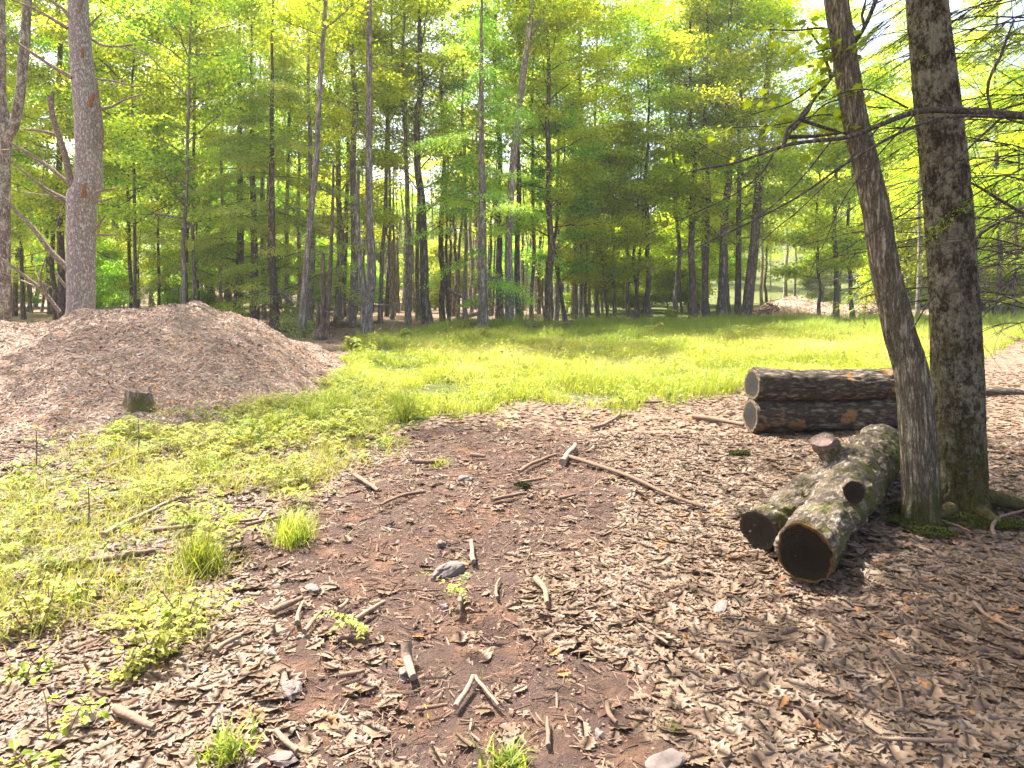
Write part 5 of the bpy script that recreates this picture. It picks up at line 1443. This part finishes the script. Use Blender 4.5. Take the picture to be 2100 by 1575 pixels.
# ------------------------------------------------------------------ fallen sticks: (start px, end px, half width px at start, tone, label)
STICKS = [
 (1215, 888, 1275, 852, 4.5, .55, "pale curved stick lying between track and meadow"),
 (1065, 975, 1140, 945, 4.5, .45, "grey stick pointing at the whitish cut stick"),
 (1153, 962, 1180, 928, 7, .9, "short thick whitish cut stick standing out on the track"),
 (1172, 950, 1445, 1050, 4.5, .35, "long crooked branch lying across leaves before the forked log"),
 (727, 985, 775, 1018, 5, .5, "grey brown stick lying aslant at the track's weedy side"),
 (851, 957, 908, 955, 5, .35, "dark brown stick next to a small grass tuft"),
 (965, 942, 995, 945, 5, .4, "short brown stick end beside the tan stone"),
 (1065, 1000, 1120, 990, 4, .5, "grey stick beside a patch of yellow moss"),
 (90, 1182, 318, 1158, 8, .5, "long grey branch lying across the weeds and leaves"),
 (210, 1115, 370, 1032, 6, .9, "long slanting pale stick in the weeds"),
 (300, 1110, 530, 1078, 4.5, .6, "long thin stick lying across leaves past the dense tuft"),
 (340, 1000, 465, 985, 5, .75, "pale weathered stick in the weeds"),
 (505, 1095, 585, 1066, 4, .7, "thin pale stick beside the loose grass tuft"),
 (555, 1280, 620, 1245, 8, .5, "thick grey stick, larger of two lying alike by the track"),
 (610, 1300, 622, 1252, 5, .75, "pale stick leaning beside the thick grey one"),
 (625, 1320, 658, 1275, 6, .7, "tan stick in a small heap beside the track"),
 (695, 1265, 713, 1245, 5, .85, "short pale stick on orange dirt"),
 (728, 1290, 790, 1248, 6, .75, "tan forked stick on orange dirt below the largest stone"),
 (690, 1332, 755, 1320, 6, .45, "brown stick lying level on the dirt"),
 (833, 1360, 848, 1405, 11, .8, "thick pale stick leaning on a squarish stone"),
 (695, 1405, 748, 1392, 6, .55, "brown stick below the squarish stone"),
 (935, 1458, 970, 1395, 7, .85, "pale split stick on dark dirt at the track's lower end"),
 (975, 1392, 1022, 1452, 4, .75, "curved pale twig bending from the split stick"),
 (940, 1270, 946, 1225, 6, .6, "tan stick pointing away beside the small brown stone"),
 (970, 1165, 967, 1120, 5.5, .8, "pale stick pointing away next to the largest stone"),
 (1098, 1205, 1122, 1255, 7, .6, "tan stick lying between dirt and dry leaves"),
 (1020, 1240, 1025, 1200, 3.5, .6, "thin grey twig past the track's middle"),
 (852, 1465, 918, 1452, 5, .35, "dark stick on damp dirt left of the split stick"),
 (1125, 1545, 1122, 1482, 6, .45, "dark stick pointing away on the bare lower dirt"),
 (1245, 1455, 1265, 1500, 6, .4, "brown stick beside the dry leaves at the lower dirt"),
 (240, 1485, 315, 1520, 9, .6, "thick pale stick in dry leaves near the lower corner"),
 (440, 1370, 492, 1335, 7, .75, "pale flat stick among leaves by the bright ferny plant"),
 (565, 1520, 610, 1560, 6, .7, "pale stick past the flat slab stone"),
 (1370, 1330, 1310, 1290, 3, .6, "thin twig on leaves near the flat slate"),
 (2000, 1260, 2100, 1320, 4, .7, "thin pale twig on leaves below the mossy roots"),
 (1010, 1040, 1080, 1022, 5, .4, "dark stick in a tangle of bark at the track's middle"),
 (1145, 1030, 1180, 1022, 4, .35, "short dark stick by the long crooked branch"),
 (870, 1022, 780, 1052, 4, .4, "dark stick lying across the track before the tan stone"),
 (1420, 865, 1525, 878, 6, .55, "weathered grey splintered wood lying before the stacked logs"),
 (1250, 835, 1360, 830, 4, .4, "dark stick along the meadow's edge"),
 (1880, 1050, 1960, 1012, 3, .75, "pale twig leaning on the mossy roots"),
 (2040, 1110, 2095, 1060, 4, .6, "grey twig on leaves beside the mossy roots"),
 (1920, 1075, 1990, 1100, 3, .6, "thin twig crossing the moss by the leaning trunk"),
 (1960, 1545, 1800, 1545, 5, .7, "pale stick lying in leaves at the lower edge"),
 (1850, 1480, 1800, 1350, 3, .5, "long thin twig lying on leaves in the lower corner"),
 (155, 990, 310, 935, 4, .6, "long stick at the foot of the chip heap"),
]
for k, (xa, ya, xb, yb, hw, tone, lab) in enumerate(STICKS):
    rs = np.random.default_rng(500 + k)
    A, B = G(xa, ya), G(xb, yb)
    n = 8 if abs(xa - xb) > 120 else 6
    t = np.linspace(0, 1, n)
    L = np.linalg.norm(B - A)
    p = A + (B - A) * t[:, None]
    r0 = hw / F * A[1]
    side = np.cross((B - A) / L, (0, 0, 1))
    p += side * (np.sin(t * math.pi) * rs.normal(0, .05 * L))[:, None] + rs.normal(0, .008 * L, (n, 3)) * np.array([1, 1, .3])
    p[:, 2] = np.maximum(p[:, 2], gh(p[:, 0], p[:, 1])) + r0 * .8 + .028
    if k == 19: p[0, 2] += .05
    rad_ = r0 * (1 - .35 * t) * rs.uniform(.9, 1.1, n)
    mb = MB(); tube(mb, p, rad_, 10, 0, tone, step=max(L / 40, .012), disp=bark_disp(600 + k, .10, 3, 9 / max(L, .2), .12))
    if L > .7 and rs.random() < .6:
        i = n // 2; q = p[i] + (side * rs.choice([-1, 1]) + (B - A) / L) * .12 * L * .5
        tube(mb, [p[i], (p[i] + q) / 2 + (0, 0, .01), q], [r0 * .5, r0 * .4, r0 * .2], 6, 0, tone)
    o = mb.build("fallen_stick", M['stick'], None, A)
    props(o, lab, "stick", "fallen sticks on the ground")

# upright dead stalks in the weeds
for k, (px, py, top, lab) in enumerate([(73, 975, 885, "bare upright brown stalk in the weeds before the chip heap"), (283, 945, 865, "thin upright stalk in the weeds near the low stump"), (363, 915, 870, "short upright stalk in the weeds past the low stump"), (180, 1085, 1000, "leaning thin stalk by the slanting pale stick")]):
    g = G(px, py); h = (py - top) / F * g[1]
    mb = MB(); tube(mb, [g + (0, 0, -.03), g + (.01, 0, h * .5), g + (.005, 0, h)], [.005, .0045, .003], 6, 0, .35)
    o = mb.build("dead_stalk", M['stick'], None, g); props(o, lab, "stalk", "dead stalks in the weeds")

# ------------------------------------------------------------------ brush piles and far fallen trunks
def brush(px, py, wpx, hpx, n, label, tone, seed):
    g = G(px, py); w = wpx / F * g[1] / 2; h = hpx / F * g[1]
    rs = np.random.default_rng(seed); mb = MB()
    for k in range(n):
        u = rs.normal(0, .45, 2).clip(-1, 1)
        hz = h * max(0, 1 - np.hypot(*u)) * rs.uniform(.1, 1)
        L = rs.uniform(.3, .9) * w; a = rs.uniform(0, 6.28); e_ = rs.normal(.1, .35)
        p = rpath((g[0] + u[0] * w, g[1] + u[1] * w * .7, g[2] + hz), a, e_, L, 4, rs.normal(-.2, .3), .15, rs)
        tube(mb, p, np.linspace(rs.uniform(.008, .035), .006, 4) * g[1] / 35, 5, 0, np.clip(rs.normal(tone, .2), 0, 1))
    o = mb.build("brush_pile", M['stick'], None, g); props(o, label, "brush pile")
brush(1578, 648, 70, 34, 130, "reddish brush pile beside the far chip heap", .35, 1)
brush(1790, 650, 90, 60, 130, "pale tangled brush pile past the far chip heap", .6, 2)
brush(1320, 655, 50, 22, 60, "small reddish brush pile under the sky gap trees", .4, 3)
brush(1733, 695, 46, 18, 40, "small dark uprooted root lying in the meadow", .05, 4)
brush(800, 690, 70, 16, 90, "low grey brush heap beside the double stemmed tree", .5, 5)
brush(690, 672, 130, 12, 90, "flat scattered brush on the shady floor by the twiggy tree", .35, 6)
brush(1090, 680, 120, 14, 80, "low brush along the meadow's edge by the flared maple", .45, 7)
brush(2060, 700, 120, 12, 60, "scattered twigs on leaves past the mossy tree", .4, 8)
def fallen(x0, y0, x1, y1, Y, r, label, twigs=14):
    A, B = P(x0, y0, Y), P(x1, y1, Y - 1)
    o0 = A.copy(); e = empty("fallen_tree", tuple(o0), label, "fallen tree", "fallen trees in the wood")
    mb = MB(); tube(mb, [A, (A + B) / 2 + (0, 0, .05), B], [r, r * .8, r * .5], 8, step=.2); mb.build("trunk", M['bark_pale'], e, o0)
    rs = np.random.default_rng(int(x0)); mb = MB()
    for k in range(twigs):
        st = A + (B - A) * rs.uniform(.3, 1)
        tube(mb, rpath(st, rs.uniform(0, 6.28), rs.normal(.2, .4), rs.uniform(.5, 1.6), 5, 0, .15, rs), np.linspace(.02, .006, 5), 4, cap=False)
    mb.build("limbs", M['bark_pale'], e, o0)
fallen(912, 590, 1010, 648, 33, .08, "pale fallen tree leaning down behind the big hemlock")
fallen(935, 655, 1000, 640, 35, .14, "thick pale fallen trunk lying behind the two stumps", 6)
fallen(600, 625, 570, 595, 24, .06, "reddish fallen branch leaning in shade past the heap", 6)
fallen(1010, 655, 1075, 672, 30, .05, "thin pale fallen branch beside the leaning pale trunk", 10)

# originals of the copied trees are not part of the place
for r_ in HIDE:
    for c_ in list(r_.children): bpy.data.objects.remove(c_)
    bpy.data.objects.remove(r_)
for o in bpy.data.objects:
    if "r0" in o: del o["r0"]

# ------------------------------------------------------------------ air
HAZE = 0.0006
if HAZE:
    hm = bpy.data.materials.new("haze"); hm.use_nodes = True; t_ = hm.node_tree; t_.nodes.clear()
    ov = t_.nodes.new("ShaderNodeOutputMaterial"); pv = t_.nodes.new("ShaderNodeVolumePrincipled")
    pv.inputs["Color"].default_value = (0.93, 0.96, 1.0, 1); pv.inputs["Density"].default_value = HAZE; pv.inputs["Anisotropy"].default_value = 0.2
    t_.links.new(pv.outputs[0], ov.inputs["Volume"])
    X0, X1, Y0, Y1, Z0, Z1 = -440, 440, -440, 450, -4, 45
    mb = MB(); mb.add([(X0, Y0, Z0), (X1, Y0, Z0), (X1, Y1, Z0), (X0, Y1, Z0), (X0, Y0, Z1), (X1, Y0, Z1), (X1, Y1, Z1), (X0, Y1, Z1)],
                      [(0, 3, 2, 1), (4, 5, 6, 7), (0, 1, 5, 4), (1, 2, 6, 5), (2, 3, 7, 6), (3, 0, 4, 7)], .5, 0, False)
    props(mb.build("haze", hm), "thin pale haze hanging in the wood", None, None, "stuff")
